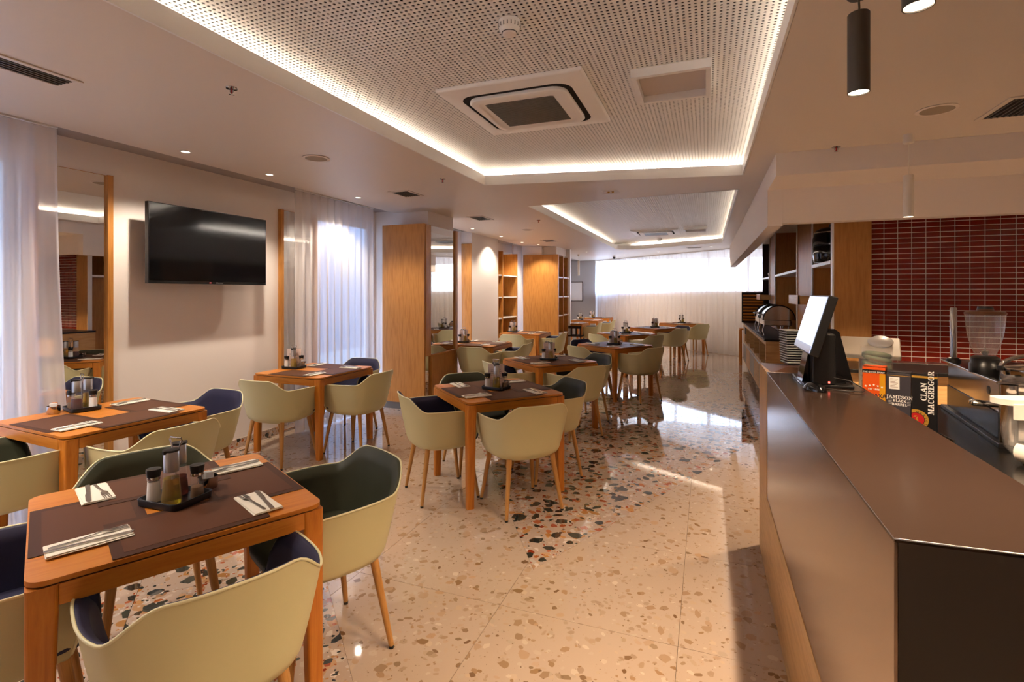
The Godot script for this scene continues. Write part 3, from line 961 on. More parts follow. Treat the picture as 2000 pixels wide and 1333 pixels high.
func buffet() -> void:
	var b := thing("buffet_counter", "long oak buffet counter with a black top and open compartments, by the shelf wall", "counter")
	var z0 := -7.40
	var z1 := -11.7
	part("worktop", bx(0.70, 0.895, z0 + 0.02, 1.09, 0.92, z1, 0.002), M.black, b)
	part("end_board", bx(0.72, 0.12, z0, 1.08, 0.895, z0 - 0.04, 0.002, 0), M.pale_wood, b)
	part("end_board", bx(0.72, 0.12, z1 + 0.04, 1.08, 0.895, z1, 0.002, 1), M.pale_wood, b)
	part("top_rail", bx(0.72, 0.84, z0 - 0.04, 0.75, 0.895, z1 + 0.04), M.pale_wood, b)
	part("middle_shelf", bx(0.72, 0.52, z0 - 0.04, 1.06, 0.55, z1 + 0.04), M.pale_wood, b)
	part("bottom_board", bx(0.72, 0.12, z0 - 0.04, 1.06, 0.15, z1 + 0.04), M.pale_wood, b)
	part("back_board", bx(1.06, 0.12, z0 - 0.04, 1.08, 0.895, z1 + 0.04), M.pale_wood, b)
	part("plinth", bx(0.80, 0.0, z0 - 0.06, 1.06, 0.12, z1 + 0.06), M.grey_door, b)
	for i in 5:
		var z := z0 - 0.04 - 0.85 * i
		if i > 0: part("divider", bx(0.72, 0.55, z, 1.06, 0.84, z - 0.025), M.pale_wood, b)
		if i < 5:
			var d := part("door", bx(0.715, 0.155, z - 0.01, 0.735, 0.515, z - 0.83), M.grey_door if i % 2 == 0 else M.pale_wood, b)
			part("handle_strip", bx(0.70, 0.50, z - 0.01, 0.716, 0.515, z - 0.83), M.brushed, d)
	part("drawer", bx(0.715, 0.70, z1 + 0.06, 0.735, 0.835, z1 + 0.55), M.grey_door, b)
	part("drawer", bx(0.715, 0.56, z1 + 0.06, 0.735, 0.69, z1 + 0.55), M.pale_wood, b)
	# small side table past the buffet
	var s := thing("side_table", "slim oak side table at the far end of the buffet counter", "table", Vector3(0.72, 0, -12.0))
	part("tabletop", bx(-0.06, 0.74, 0.18, 0.35, 0.77, -0.18), M.table_wood, s)
	for q: Array in [[-0.04, 0.16], [0.33, 0.16], [-0.04, -0.16], [0.33, -0.16]]:
		part("leg", bx(q[0] - 0.02, 0, q[1] - 0.02, q[0] + 0.02, 0.74, q[1] + 0.02), M.table_wood, s)
	# two roll-top chafing dishes
	for i in 2:
		var c := thing("chafing_dish", ["polished roll-top chafing dish nearer to the till on the buffet", "polished roll-top chafing dish farther along the buffet, behind the first"][i], "chafing dish", Vector3(0.93, 0.92, -8.15 - i * 0.72))
		var half := 0.30
		var lid := MB.new()
		for k in 14:
			var a0 := PI * k / 14.0
			var a1 := PI * (k + 1) / 14.0
			var n0 := Vector3(cos(a0), sin(a0), 0)
			var n1 := Vector3(cos(a1), sin(a1), 0)
			var o := Vector3(0, 0.23, 0)
			lid.quad4(o + n0 * 0.19 + Vector3(0, 0, half), o + n1 * 0.19 + Vector3(0, 0, half), o + n1 * 0.19 - Vector3(0, 0, half), o + n0 * 0.19 - Vector3(0, 0, half), n0, n1, n1, n0, [Vector2.ZERO, Vector2.ZERO, Vector2.ZERO, Vector2.ZERO])
			for e: int in [-1, 1]:
				lid.tri(o + Vector3(0, 0, half * e), o + n0 * 0.19 + Vector3(0, 0, half * e), o + n1 * 0.19 + Vector3(0, 0, half * e), Vector3(0, 0, e), Vector3(0, 0, e), Vector3(0, 0, e))
		part("roll_lid", lid, M.steel, c)
		for e: int in [-1, 1]:
			var band := MB.new()
			var pts: Array = []
			for k in 15: pts.append(Vector3(cos(PI * k / 14.0) * 0.195, 0.23 + sin(PI * k / 14.0) * 0.195, e * (half - 0.02)))
			part("lid_band", band.tube(pts, 0.012, 8), M.black, c)
		part("water_pan", bx(-0.19, 0.15, half, 0.15, 0.23, -half, 0.01), M.steel, c)
		part("lid_handle", MB.new().tube([Vector3(-0.16, 0.30, -0.12), Vector3(-0.23, 0.29, -0.12), Vector3(-0.23, 0.29, 0.12), Vector3(-0.16, 0.30, 0.12)], 0.009, 8), M.steel, c)
		for sx: int in [-1, 1]:
			for sz: int in [-1, 1]:
				var px := -0.18 if sx < 0 else 0.13
				part("leg", MB.new().tube([Vector3(px, 0.16, sz * 0.24), Vector3(px - 0.02, 0.08, sz * 0.25), Vector3(px, 0.012, sz * 0.25), Vector3(px - 0.03, 0.008, sz * 0.25)], 0.008, 8), M.steel, c)
	# slatted rack at the far end
	var r := thing("slatted_rack", "dark framed rack of horizontal wood slats at the far end of the buffet", "rack", Vector3(0.83, 0.92, -11.45))
	part("frame", MB.new().box(Vector3(-0.16, 0, -0.02), Vector3(-0.14, 0.62, 0.02)).box(Vector3(0.24, 0, -0.02), Vector3(0.26, 0.62, 0.02)).box(Vector3(-0.16, 0.60, -0.02), Vector3(0.26, 0.62, 0.02)).box(Vector3(-0.14, 0.0, -0.02), Vector3(0.24, 0.02, 0.02)), M.black, r)
	part("backing", bx(-0.14, 0.02, -0.02, 0.24, 0.60, -0.013, 0.0), M.groove, r)
	for i in 9:
		part("slat", bx(-0.14, 0.04 + i * 0.062, -0.012, 0.24, 0.075 + i * 0.062, 0.012), M.table_wood, r)

func back_counter() -> void:
	var b := thing("back_counter", "wood-fronted back bar counter with a black worktop under the red tiles", "counter")
	part("body", bx(0.89, 0.08, -4.92, 3.58, 0.872, -5.49, 0.001, 0), M.pale_wood, b)
	part("plinth", bx(0.95, 0.0, -4.98, 3.58, 0.08, -5.49), M.grey_door, b)
	part("worktop", bx(0.87, 0.872, -4.88, 3.58, 0.90, -5.49, 0.002), M.black, b)
	part("steel_upstand", bx(1.42, 0.90, -5.42, 3.58, 0.908, -5.545), M.brushed, b)
	# till telephone behind the cartons
	var p := thing("desk_phone", "cream desk telephone with a tilted keypad behind the drinks cartons", "telephone", Vector3(0.86, 0.88, -3.42), -0.25)
	var tilt := Transform3D(Basis.from_euler(Vector3(0.45, 0, 0)), Vector3(0, 0.33, 0.02))
	part("stand", MB.new().box(Vector3(-0.05, 0.0, -0.05), Vector3(0.09, 0.33, 0.03), 0.006), M.phone, p)
	part("keypad_body", MB.new().box(Vector3(-0.14, -0.012, -0.10), Vector3(0.14, 0.018, 0.10), 0.006, -1, tilt), M.phone, p)
	part("handset", MB.new().lathe([Vector2(0.0, 0.0), Vector2(0.055, 0.002), Vector2(0.06, 0.012), Vector2(0.045, 0.024), Vector2(0.0, 0.026)], 24, tilt * at(0.05, 0.018, -0.03)), M.white, p)

# ------------------------------------------------------------------ the bar in front
func bar() -> void:
	var x0 := 0.30
	var x1 := 0.645
	var zn := -1.05
	var zf := -3.02
	var b := thing("bar_counter", "long bar counter with brown metal top and front, in the right foreground", "bar counter")
	part("counter_top", prism_box([[x0, zn], [x1, zn - 0.02], [x1, zf], [x0, zf]], 1.094, 1.102), M.bar_top, b)
	part("front_sheet", bx(x0, 0.435, zn - 0.001, x0 + 0.006, 1.094, zf, 0.001), M.bar_front, b)
	part("end_sheet", prism_box([[x0 + 0.006, zn], [x1, zn - 0.02], [x1, zn - 0.03], [x0 + 0.006, zn - 0.01]], 0.0, 1.094), M.bar_end, b)
	part("wood_base", bx(x0 - 0.002, 0.0, zn - 0.002, x0 + 0.03, 0.434, -3.42, 0.001, 2), M.pale_wood, b)
	part("wood_end", bx(x0 - 0.002, 0.434, zf - 0.002, x0 + 0.03, 1.10, -3.42, 0.001, 1), M.pale_wood, b)
	part("inner_panel", bx(x1 - 0.02, 0.0, zn - 0.03, x1 - 0.002, 1.093, -3.42, 0.001, 2), M.pale_wood, b)
	part("far_panel", bx(x0 + 0.03, 0.0, -3.40, x1 - 0.02, 1.093, -3.42, 0.001, 1), M.pale_wood, b)
	var cap := MB.new()
	var P := [Vector3(x0, 1.10, -3.42), Vector3(x1, 1.10, -3.42), Vector3(x1, 1.10, zf - 0.004), Vector3(x0 + 0.02, 1.10, zf - 0.004)]
	var apex := Vector3(0.42, 1.118, -3.16)
	for i in 4:
		var a: Vector3 = P[i]
		var c: Vector3 = P[(i + 1) % 4]
		var nn := (c - a).cross(apex - a).normalized()
		if nn.y < 0: nn = -nn
		cap.tri(a, c, apex, nn, nn, nn)
	part("end_cap", cap, M.brown_cap, b)
	part("edge_bead", MB.new().tube([Vector3(x0 + 0.001, 1.100, zf), Vector3(x0 + 0.001, 1.100, zn), Vector3(x1, 1.100, zn - 0.02)], 0.0018, 6), M.brushed, b)
	part("edge_bead", MB.new().tube([Vector3(x0 + 0.001, 1.101, zf), Vector3(x1, 1.101, zf)], 0.002, 6), M.brushed, b)
	# lower worktop on the staff side
	var w := thing("work_counter", "glossy black work counter behind the bar, under the coffee machine", "counter")
	part("worktop", bx(x1 + 0.002, 0.85, -1.1, 2.6, 0.88, -3.62, 0.002), M.worktop, w)
	part("body", bx(x1 + 0.03, 0.0, -1.13, 2.58, 0.85, -3.58), M.grey_door, w)
	# till
	var t := thing("till_terminal", "black touchscreen till with a bright tilted screen on the bar top", "till")
	var sc := Basis(Vector3(0, 0, 1), Vector3(0.276, 0.961, 0), Vector3(-0.961, 0.276, 0))
	var sx := Transform3D(sc, Vector3(0.435, 1.387, -2.625))
	part("screen_case", MB.new().box(Vector3(-0.20, -0.13, -0.035), Vector3(0.20, 0.13, 0.0), 0.004, -1, sx), M.black, t)
	part("screen_glass", MB.new().box(Vector3(-0.192, -0.122, 0.0), Vector3(0.192, 0.122, 0.003), 0.001, -1, sx), M.screen, t)
	part("lower_bezel", MB.new().box(Vector3(-0.192, -0.122, 0.003), Vector3(0.192, -0.092, 0.0036), 0.0, -1, sx), M.bezel_grey, t)
	var wp := PackedVector2Array([Vector2(0.46, 1.102), Vector2(0.640, 1.102), Vector2(0.585, 1.335), Vector2(0.565, 1.35), Vector2(0.525, 1.35), Vector2(0.50, 1.32)])
	var wx := Transform3D(Basis(Vector3(1, 0, 0), Vector3(0, 0, 1), Vector3(0, 1, 0)), Vector3.ZERO)
	part("wedge_stand", MB.new().prism(wp, -2.95, -2.80, wx), M.black_gloss, t)
	part("wedge_stand", MB.new().prism(wp, -2.79, -2.66, wx * at(-0.055, 0, 0)), M.black_gloss, t)
	part("base_foot", bx(0.405, 1.102, -2.60, 0.60, 1.116, -2.92, 0.004), M.black, t)
	part("neck", bx(0.44, 1.116, -2.60, 0.53, 1.34, -2.70, 0.006), M.black, t)
	part("status_light", bx(0.500, 1.124, -2.598, 0.507, 1.131, -2.60, 0.0), M.red_led, t)
	# mouse with its cable
	var ms := thing("computer_mouse", "black computer mouse with its cable in front of the till", "mouse", Vector3(0.435, 1.102, -2.52), 0.5)
	var mrows: Array = []
	for i in 9:
		var a := PI * 0.5 * i / 8.0
		var row := PackedVector3Array()
		for k in 20:
			var g := TAU * k / 20.0
			row.append(Vector3(cos(g) * 0.032 * cos(a), 0.001 + sin(a) * 0.034, sin(g) * 0.058 * cos(a)))
		mrows.append(row)
	part("mouse_body", MB.new().grid(mrows, true, -1.0), M.black_gloss, ms)
	part("cable", MB.new().tube([Vector3(0.0, 0.01, -0.055), Vector3(0.05, 0.02, -0.09), Vector3(0.10, 0.05, -0.05), Vector3(0.15, 0.04, 0.02), Vector3(0.18, 0.01, 0.07), Vector3(0.15, 0.006, 0.09), Vector3(0.08, 0.005, 0.04), Vector3(0.02, 0.006, -0.08)], 0.0022, 6), M.black, ms)
	# stack of trays on the end of the bar
	var nth := ["lowest", "second from the bottom", "third from the bottom", "fourth from the bottom", "fifth from the bottom", "sixth from the bottom", "seventh from the bottom", "seventh from the top", "sixth from the top", "fifth from the top", "fourth from the top", "third from the top", "second from the top", "topmost"]
	for i in 14:
		var k := i * 0.0142
		var tr := thing("serving_tray", "small black tray, pale rim, %s in the stack by the till" % nth[i], "tray", Vector3(0.46 - i * 0.0008, 1.114 + k, -3.34 + i * 0.003), 0.2, "stack of black trays by the till")
		part("tray_body", MB.new().box(Vector3(-0.042, 0, -0.06), Vector3(0.042, 0.0085, 0.06), 0.003), M.black, tr)
		part("rim", MB.new().box(Vector3(-0.044, 0.0085, -0.063), Vector3(0.044, 0.012, 0.063), 0.001), M.card_white, tr)
	cartons()
	coffee_machine()
	# glass jar of green ribbon behind the cartons
	var j := thing("glass_jar", "clear glass jar filled with coiled green strips behind the orange carton", "jar", Vector3(0.80, 0.88, -3.06))
	part("jar_glass", MB.new().lathe([Vector2(0.0, 0.0), Vector2(0.066, 0.0), Vector2(0.068, 0.004), Vector2(0.068, 0.37), Vector2(0.065, 0.37), Vector2(0.065, 0.006), Vector2(0.0, 0.006)], 32), M.glass, j)
	rng.seed = 4
	for i in 13:
		var pts: Array = []
		var tl := rng.randf_range(-0.06, 0.06)
		for q in 20:
			var a := TAU * q / 20.0
			pts.append(Vector3(cos(a) * 0.05, 0.02 + i * 0.026 + sin(a + i) * 0.012 + tl * 0.1, sin(a) * 0.05))
		part("coil", MB.new().tube(pts, 0.0135, 6, true), M.coil, j)

func face_text(parent: Node3D, t: String, h: float, m: Material, pos: Vector3, rot := 0.0, serif := false, sx := 1.0) -> void:
	var o := part("lettering", text_mesh(t, h, 0.0008, serif), m, parent)
	o.transform = Transform3D(Basis(Vector3.BACK, rot) * Basis.from_scale(Vector3(sx, 1, 1)), pos)

func cartons() -> void:
	var a := Vector3(0.769, 0.88, -2.970)
	var dir := Vector3(0.94, 0, 0.34).normalized()
	var turn := atan2(-dir.z, dir.x)
	var w := 0.092
	var d := 0.085
	var fz := d * 0.5 + 0.0008
	var labs := ["orange and gold drinks carton with a black top band, beside the till", "dark grey drinks carton with a white sticker, between the orange and black cartons", "black drinks carton with a gold and red crest, nearest on the work counter"]
	for i in 3:
		var h: float = [0.282, 0.262, 0.262][i]
		var p := a + dir * (w + 0.003) * i
		var o := thing("drinks_carton", labs[i], "carton", p, turn)
		part("box_body", MB.new().box(Vector3(-w / 2, 0, -d / 2), Vector3(w / 2, h, d / 2), 0.0015), [M.orange_box, M.slate_box, M.coal_box][i], o)
		part("top_flap", MB.new().box(Vector3(-w / 2, h, -d / 2), Vector3(w / 2, h + 0.0015, d / 2), 0.0005, -1, Transform3D(Basis.from_euler(Vector3(-0.03, 0, 0)), Vector3(0, 0.002, 0.0))), [M.orange_box, M.slate_box, M.coal_box][i], o)
		if i == 0:
			part("gold_panel", MB.new().box(Vector3(0.022, 0.0, 0.0), Vector3(w / 2 - 0.001, h - 0.030, fz - 0.0002), 0.0), M.gold_box, o)
			part("lower_panel", MB.new().box(Vector3(-w / 2 + 0.001, 0.0, 0.0), Vector3(w / 2 - 0.001, 0.145, fz), 0.0), M.gold_box, o)
			part("top_band", MB.new().box(Vector3(-w / 2, h - 0.028, 0.0), Vector3(w / 2, h - 0.012, fz), 0.0), M.black, o)
			face_text(o, "THE GREEK SPIRIT", 0.0072, M.card_white, Vector3(0, h - 0.0235, fz + 0.0004))
			for s in 5:
				var star := PackedVector2Array()
				for q in 10:
					var an := TAU * q / 10.0 - PI / 2
					star.append(Vector2(cos(an), sin(an)) * (0.006 if q % 2 == 0 else 0.0025))
				part("star", MB.new().prism(star, 0, 0.0008, Transform3D(Basis.from_euler(Vector3(PI / 2, 0, 0)), Vector3((s - 2) * 0.016, h - 0.085 - absf(s - 2) * 0.004, fz))), M.card_white, o)
			face_text(o, "EST 1888", 0.008, M.card_white, Vector3(0, h - 0.106, fz + 0.0004))
			face_text(o, "METAXA", 0.018, M.dark_ink, Vector3(0, h - 0.136, fz + 0.0006))
		elif i == 1:
			part("fold_line", MB.new().box(Vector3(-w / 2, h - 0.012, 0.0), Vector3(w / 2, h - 0.010, fz), 0.0), M.gold, o)
			part("sticker", MB.new().box(Vector3(-0.036, h - 0.076, 0.0), Vector3(0.004, h - 0.018, fz), 0.0), M.card_white, o)
			for k in 7:
				part("print_line", MB.new().box(Vector3(-0.031, h - 0.028 - k * 0.0065, 0.0), Vector3(-0.002 - (k % 3) * 0.005, h - 0.026 - k * 0.0065, fz + 0.0003), 0.0), M.ink, o)
			face_text(o, "JAMESON", 0.0145, M.card_white, Vector3(0.004, h - 0.112, fz), 0.0, true, 1.0)
			face_text(o, "BLACK", 0.0115, M.card_white, Vector3(0.004, h - 0.129, fz))
			face_text(o, "BARREL", 0.0115, M.card_white, Vector3(0.004, h - 0.146, fz))
			for s: int in [-1, 1]:
				for k in 4:
					part("rule_line", MB.new().box(Vector3(0.004 + s * 0.035 - 0.007, h - 0.125 - k * 0.007, 0.0), Vector3(0.004 + s * 0.035 + 0.007, h - 0.1242 - k * 0.007, fz), 0.0), M.card_white, o)
		else:
			part("gold_edge", MB.new().box(Vector3(-w / 2, h - 0.012, 0.0), Vector3(w / 2, h - 0.003, fz), 0.0), M.gold, o)
			face_text(o, "CLAN", 0.021, M.card_white, Vector3(-0.002, h - 0.075, fz), PI / 2, true)
			face_text(o, "MACGREGOR", 0.021, M.card_white, Vector3(0.024, h - 0.078, fz), PI / 2, true)
			# the round crest runs off the left edge of the face
			var face := PackedVector2Array([Vector2(-w / 2, -0.2), Vector2(w / 2, -0.2), Vector2(w / 2, 0.2), Vector2(-w / 2, 0.2)])
			var cx := -0.030
			var cy := h - 0.205
			var up := Transform3D(Basis.from_euler(Vector3(PI / 2, 0, 0)), Vector3(0, cy, 0))
			var layer := 0
			for q: Array in [["crest_ring", 0.046, M.gold], ["crest_border", 0.032, M.coal_box], ["crest_centre", 0.030, M.red_ink]]:
				var disc := PackedVector2Array()
				for k in 40: disc.append(Vector2(cx + cos(TAU * k / 40.0) * q[1], sin(TAU * k / 40.0) * q[1]))
				for pc: PackedVector2Array in Geometry2D.intersect_polygons(disc, face):
					part(q[0], MB.new().prism(pc, fz - 0.001, fz + 0.0003 + layer * 0.0003, up), q[2], o)
				layer += 1
			for k in 9:
				var an := TAU * k / 9.0 + 0.2
				var lp := Vector3(cx - 0.008 + cos(an) * 0.013, 0, sin(an) * 0.015)
				if lp.x - 0.008 < -w / 2: continue
				part("crest_leaf", MB.new().prism(PackedVector2Array([Vector2(0, -0.008), Vector2(0.0035, 0), Vector2(0, 0.008), Vector2(-0.0035, 0)]), fz + 0.0009, fz + 0.0013, up * Transform3D(Basis.from_euler(Vector3(0, an, 0)), lp)), M.gold, o)
			var letters := "MEREGE"
			for k in 6:
				var an := deg_to_rad(82.0 - k * 21.0)
				face_text(o, letters[k], 0.0085, M.coal_box, Vector3(cx + cos(an) * 0.0372, cy + sin(an) * 0.0372 - 0.003, fz + 0.0004), an - PI / 2, true)

func coffee_machine() -> void:
	var o := thing("coffee_machine", "polished steel coffee machine on the black work counter at the right edge", "coffee machine", Vector3(1.125, 0.88, -2.70), -0.12)
	part("body", bx(0.03, 0.02, -0.03, 0.75, 0.262, -0.82, 0.004), M.steel, o)
	part("top_plate", bx(0.0, 0.262, 0.0, 0.78, 0.274, -0.84, 0.004), M.steel, o)
	part("corner_column", MB.new().lathe([Vector2(0.0, 0.0), Vector2(0.03, 0.0), Vector2(0.03, 0.262), Vector2(0.0, 0.262)], 24, at(0.04, 0, -0.01)), M.steel, o)
	part("base", bx(0.0, 0.0, 0.02, 0.78, 0.02, -0.84, 0.003), M.black, o)
	part("side_panel", bx(0.019, 0.02, -0.05, 0.032, 0.135, -0.80, 0.002), M.worktop, o)  # added dark sheet standing for a dark reflection in the polished side
	part("side_panel", bx(0.024, 0.135, -0.05, 0.031, 0.258, -0.80, 0.002), M.steel, o)
	for k in 2:
		var kn := Transform3D(Basis.from_euler(Vector3(0.7 - k * 1.4, 0, 1.57)), Vector3(0.03, 0.14, -0.22 - k * 0.03))
		part("steam_knob", MB.new().lathe([Vector2(0, 0), Vector2(0.012, 0), Vector2(0.012, 0.05), Vector2(0.008, 0.055), Vector2(0, 0.055)], 16, kn * at(0, 0.0, 0)), M.steel, o)
	part("gauge", MB.new().lathe([Vector2(0, 0), Vector2(0.02, 0), Vector2(0.018, 0.008), Vector2(0, 0.009)], 20, Transform3D(Basis.from_euler(Vector3(0, 0, PI / 2)), Vector3(0.03, 0.21, -0.18))), M.black, o)
	var y := 1.154
	# steel post
	var ps := thing("steel_post", "upright steel tube with a black foot, left of the blender", "post", Vector3(1.235, y, -3.40))
	part("tube", MB.new().lathe([Vector2(0.0, 0.02), Vector2(0.0155, 0.02), Vector2(0.0155, 0.285), Vector2(0.012, 0.29), Vector2(0.0, 0.29)], 20), M.steel, ps)
	part("foot", MB.new().lathe([Vector2(0.0, 0.0), Vector2(0.032, 0.0), Vector2(0.03, 0.012), Vector2(0.02, 0.022), Vector2(0.0, 0.022)], 20), M.black, ps)
	# blender
	var b := thing("blender", "blender with a ribbed clear jar and black base in front of the red tiles", "blender", Vector3(1.20, y, -2.98))
	b.scale = Vector3(0.76, 0.80, 0.76)
	part("motor_base", MB.new().lathe([Vector2(0, 0), Vector2(0.075, 0), Vector2(0.075, 0.05), Vector2(0.069, 0.055), Vector2(0.069, 0.085), Vector2(0.055, 0.095), Vector2(0, 0.095)], 32), M.black, b)
	var rows: Array = []
	for ring: Array in [[0.046, 0.095], [0.056, 0.12], [0.072, 0.165], [0.085, 0.22], [0.092, 0.28], [0.096, 0.335], [0.094, 0.335], [0.089, 0.28], [0.082, 0.22], [0.069, 0.165], [0.053, 0.122], [0.043, 0.10]]:
		var row := PackedVector3Array()
		for k in 48:
			var a := TAU * k / 48.0
			var rr: float = ring[0] * (1.0 + 0.035 * cos(a * 8.0))
			row.append(Vector3(cos(a) * rr, ring[1], sin(a) * rr))
		rows.append(row)
	part("jar", MB.new().grid(rows, true, -1.0), M.clear_glass, b)
	part("lid", MB.new().lathe([Vector2(0.0, 0.335), Vector2(0.097, 0.335), Vector2(0.098, 0.345), Vector2(0.09, 0.352), Vector2(0.04, 0.356), Vector2(0.04, 0.368), Vector2(0.0, 0.37)], 36), M.brown_cap, b)
	part("lid_cap", MB.new().lathe([Vector2(0.0, 0.366), Vector2(0.038, 0.366), Vector2(0.036, 0.38), Vector2(0.0, 0.382)], 24), M.black, b)
	part("blade", MB.new().lathe([Vector2(0.0, 0.10), Vector2(0.012, 0.10), Vector2(0.02, 0.125), Vector2(0.004, 0.13), Vector2(0.0, 0.15)], 12), M.steel, b)
	# lidded pot
	var p := thing("steel_pot", "polished steel pot with a domed lid and arched handle, right of the blender", "pot", Vector3(1.30, y, -2.80))
	part("pot_wall", MB.new().lathe([Vector2(0.0, 0.0), Vector2(0.115, 0.0), Vector2(0.118, 0.004), Vector2(0.118, 0.045), Vector2(0.122, 0.048), Vector2(0.118, 0.052), Vector2(0.06, 0.066), Vector2(0.0, 0.07)], 40), M.steel, p)
	var hp: Array = []
	for k in 13:
		var a := PI * k / 12.0
		hp.append(Vector3(cos(a) * -0.125, 0.048 + sin(a) * 0.055, 0.01))
	part("arched_handle", MB.new().tube(hp, 0.009, 10), M.steel, p)
	part("hinge", MB.new().lathe([Vector2(0, 0), Vector2(0.012, 0), Vector2(0.012, 0.02), Vector2(0, 0.02)], 14, at(-0.125, 0.036, 0.01)), M.black, p)
	# dark bottle
	var bo := thing("wine_bottle", "dark glass bottle with a printed label at the right edge, by the tiles", "bottle", Vector3(1.53, y, -3.12))
	part("glass_body", MB.new().lathe([Vector2(0, 0), Vector2(0.039, 0.0), Vector2(0.04, 0.005), Vector2(0.04, 0.19), Vector2(0.035, 0.215), Vector2(0.016, 0.25), Vector2(0.0145, 0.30), Vector2(0.0, 0.30)], 28), M.black_gloss, bo)
	part("label_band", MB.new().lathe([Vector2(0.0403, 0.05), Vector2(0.0405, 0.05), Vector2(0.0405, 0.15), Vector2(0.0403, 0.15)], 28), M.coal_box, bo)
	var lt := part("lettering", text_mesh("CTIC", 0.014), M.gold, bo)
	lt.position = Vector3(-0.020, 0.11, 0.0355)
	lt.rotation.y = -0.5
	# towels and glass jar in front of the machine
	var f := thing("folded_towel", "folded cream towel draped over the glass jar at the right edge", "towel", Vector3(1.17, 1.085, -2.60), 0.3)
	part("upper_fold", MB.new().prism(rrect(0.22, 0.10, 0.04), 0.0, 0.022, Transform3D.IDENTITY, true), M.cloth, f)
	part("lower_fold", MB.new().prism(rrect(0.20, 0.02, 0.009), -0.05, 0.008, at(0.01, 0, 0.06), true), M.cloth, f)
	var tb := thing("rolled_napkin", "rolled cream cloth napkin in front of the coffee machine", "napkin", Vector3(1.10, 0.882, -2.38), 0.5)
	var spiral := PackedVector2Array()
	for k in 30:
		var a := k * 0.36
		spiral.append(Vector2(cos(a), sin(a)) * (0.010 + k * 0.0011))
	for k in range(29, -1, -1):
		var a := k * 0.36
		spiral.append(Vector2(cos(a), sin(a)) * (0.0075 + k * 0.0011))
	part("roll", MB.new().prism(spiral, -0.08, 0.08, Transform3D(Basis.from_euler(Vector3(PI / 2, 0, 0)), Vector3(0.05, 0.04, 0)), true), M.cloth, tb)
	part("flat_end", MB.new().box(Vector3(0.05, 0.0, -0.08), Vector3(0.24, 0.008, 0.08), 0.002, -1, Transform3D(Basis.from_euler(Vector3(0, 0, -0.03)), Vector3.ZERO)), M.cloth, tb)
	var g := thing("glass_jar", "round clear glass jar beside the coffee machine, under the towel", "jar", Vector3(1.19, 0.88, -2.585))
	part("jar_glass", MB.new().lathe([Vector2(0.0, 0.0), Vector2(0.06, 0.0), Vector2(0.085, 0.03), Vector2(0.095, 0.10), Vector2(0.075, 0.20), Vector2(0.071, 0.20), Vector2(0.09, 0.10), Vector2(0.08, 0.032), Vector2(0.057, 0.005), Vector2(0.0, 0.005)], 32), M.glass, g)
	solo("power_cable", MB.new().tube([Vector3(0.70, 0.886, -2.0), Vector3(0.78, 0.886, -2.25), Vector3(0.92, 0.886, -2.52), Vector3(0.99, 0.888, -2.72), Vector3(0.93, 0.9, -2.95), Vector3(0.86, 0.93, -2.98), Vector3(0.84, 0.89, -2.85)], 0.004, 6), M.black, "thin black cable looping over the black work counter", "cable")

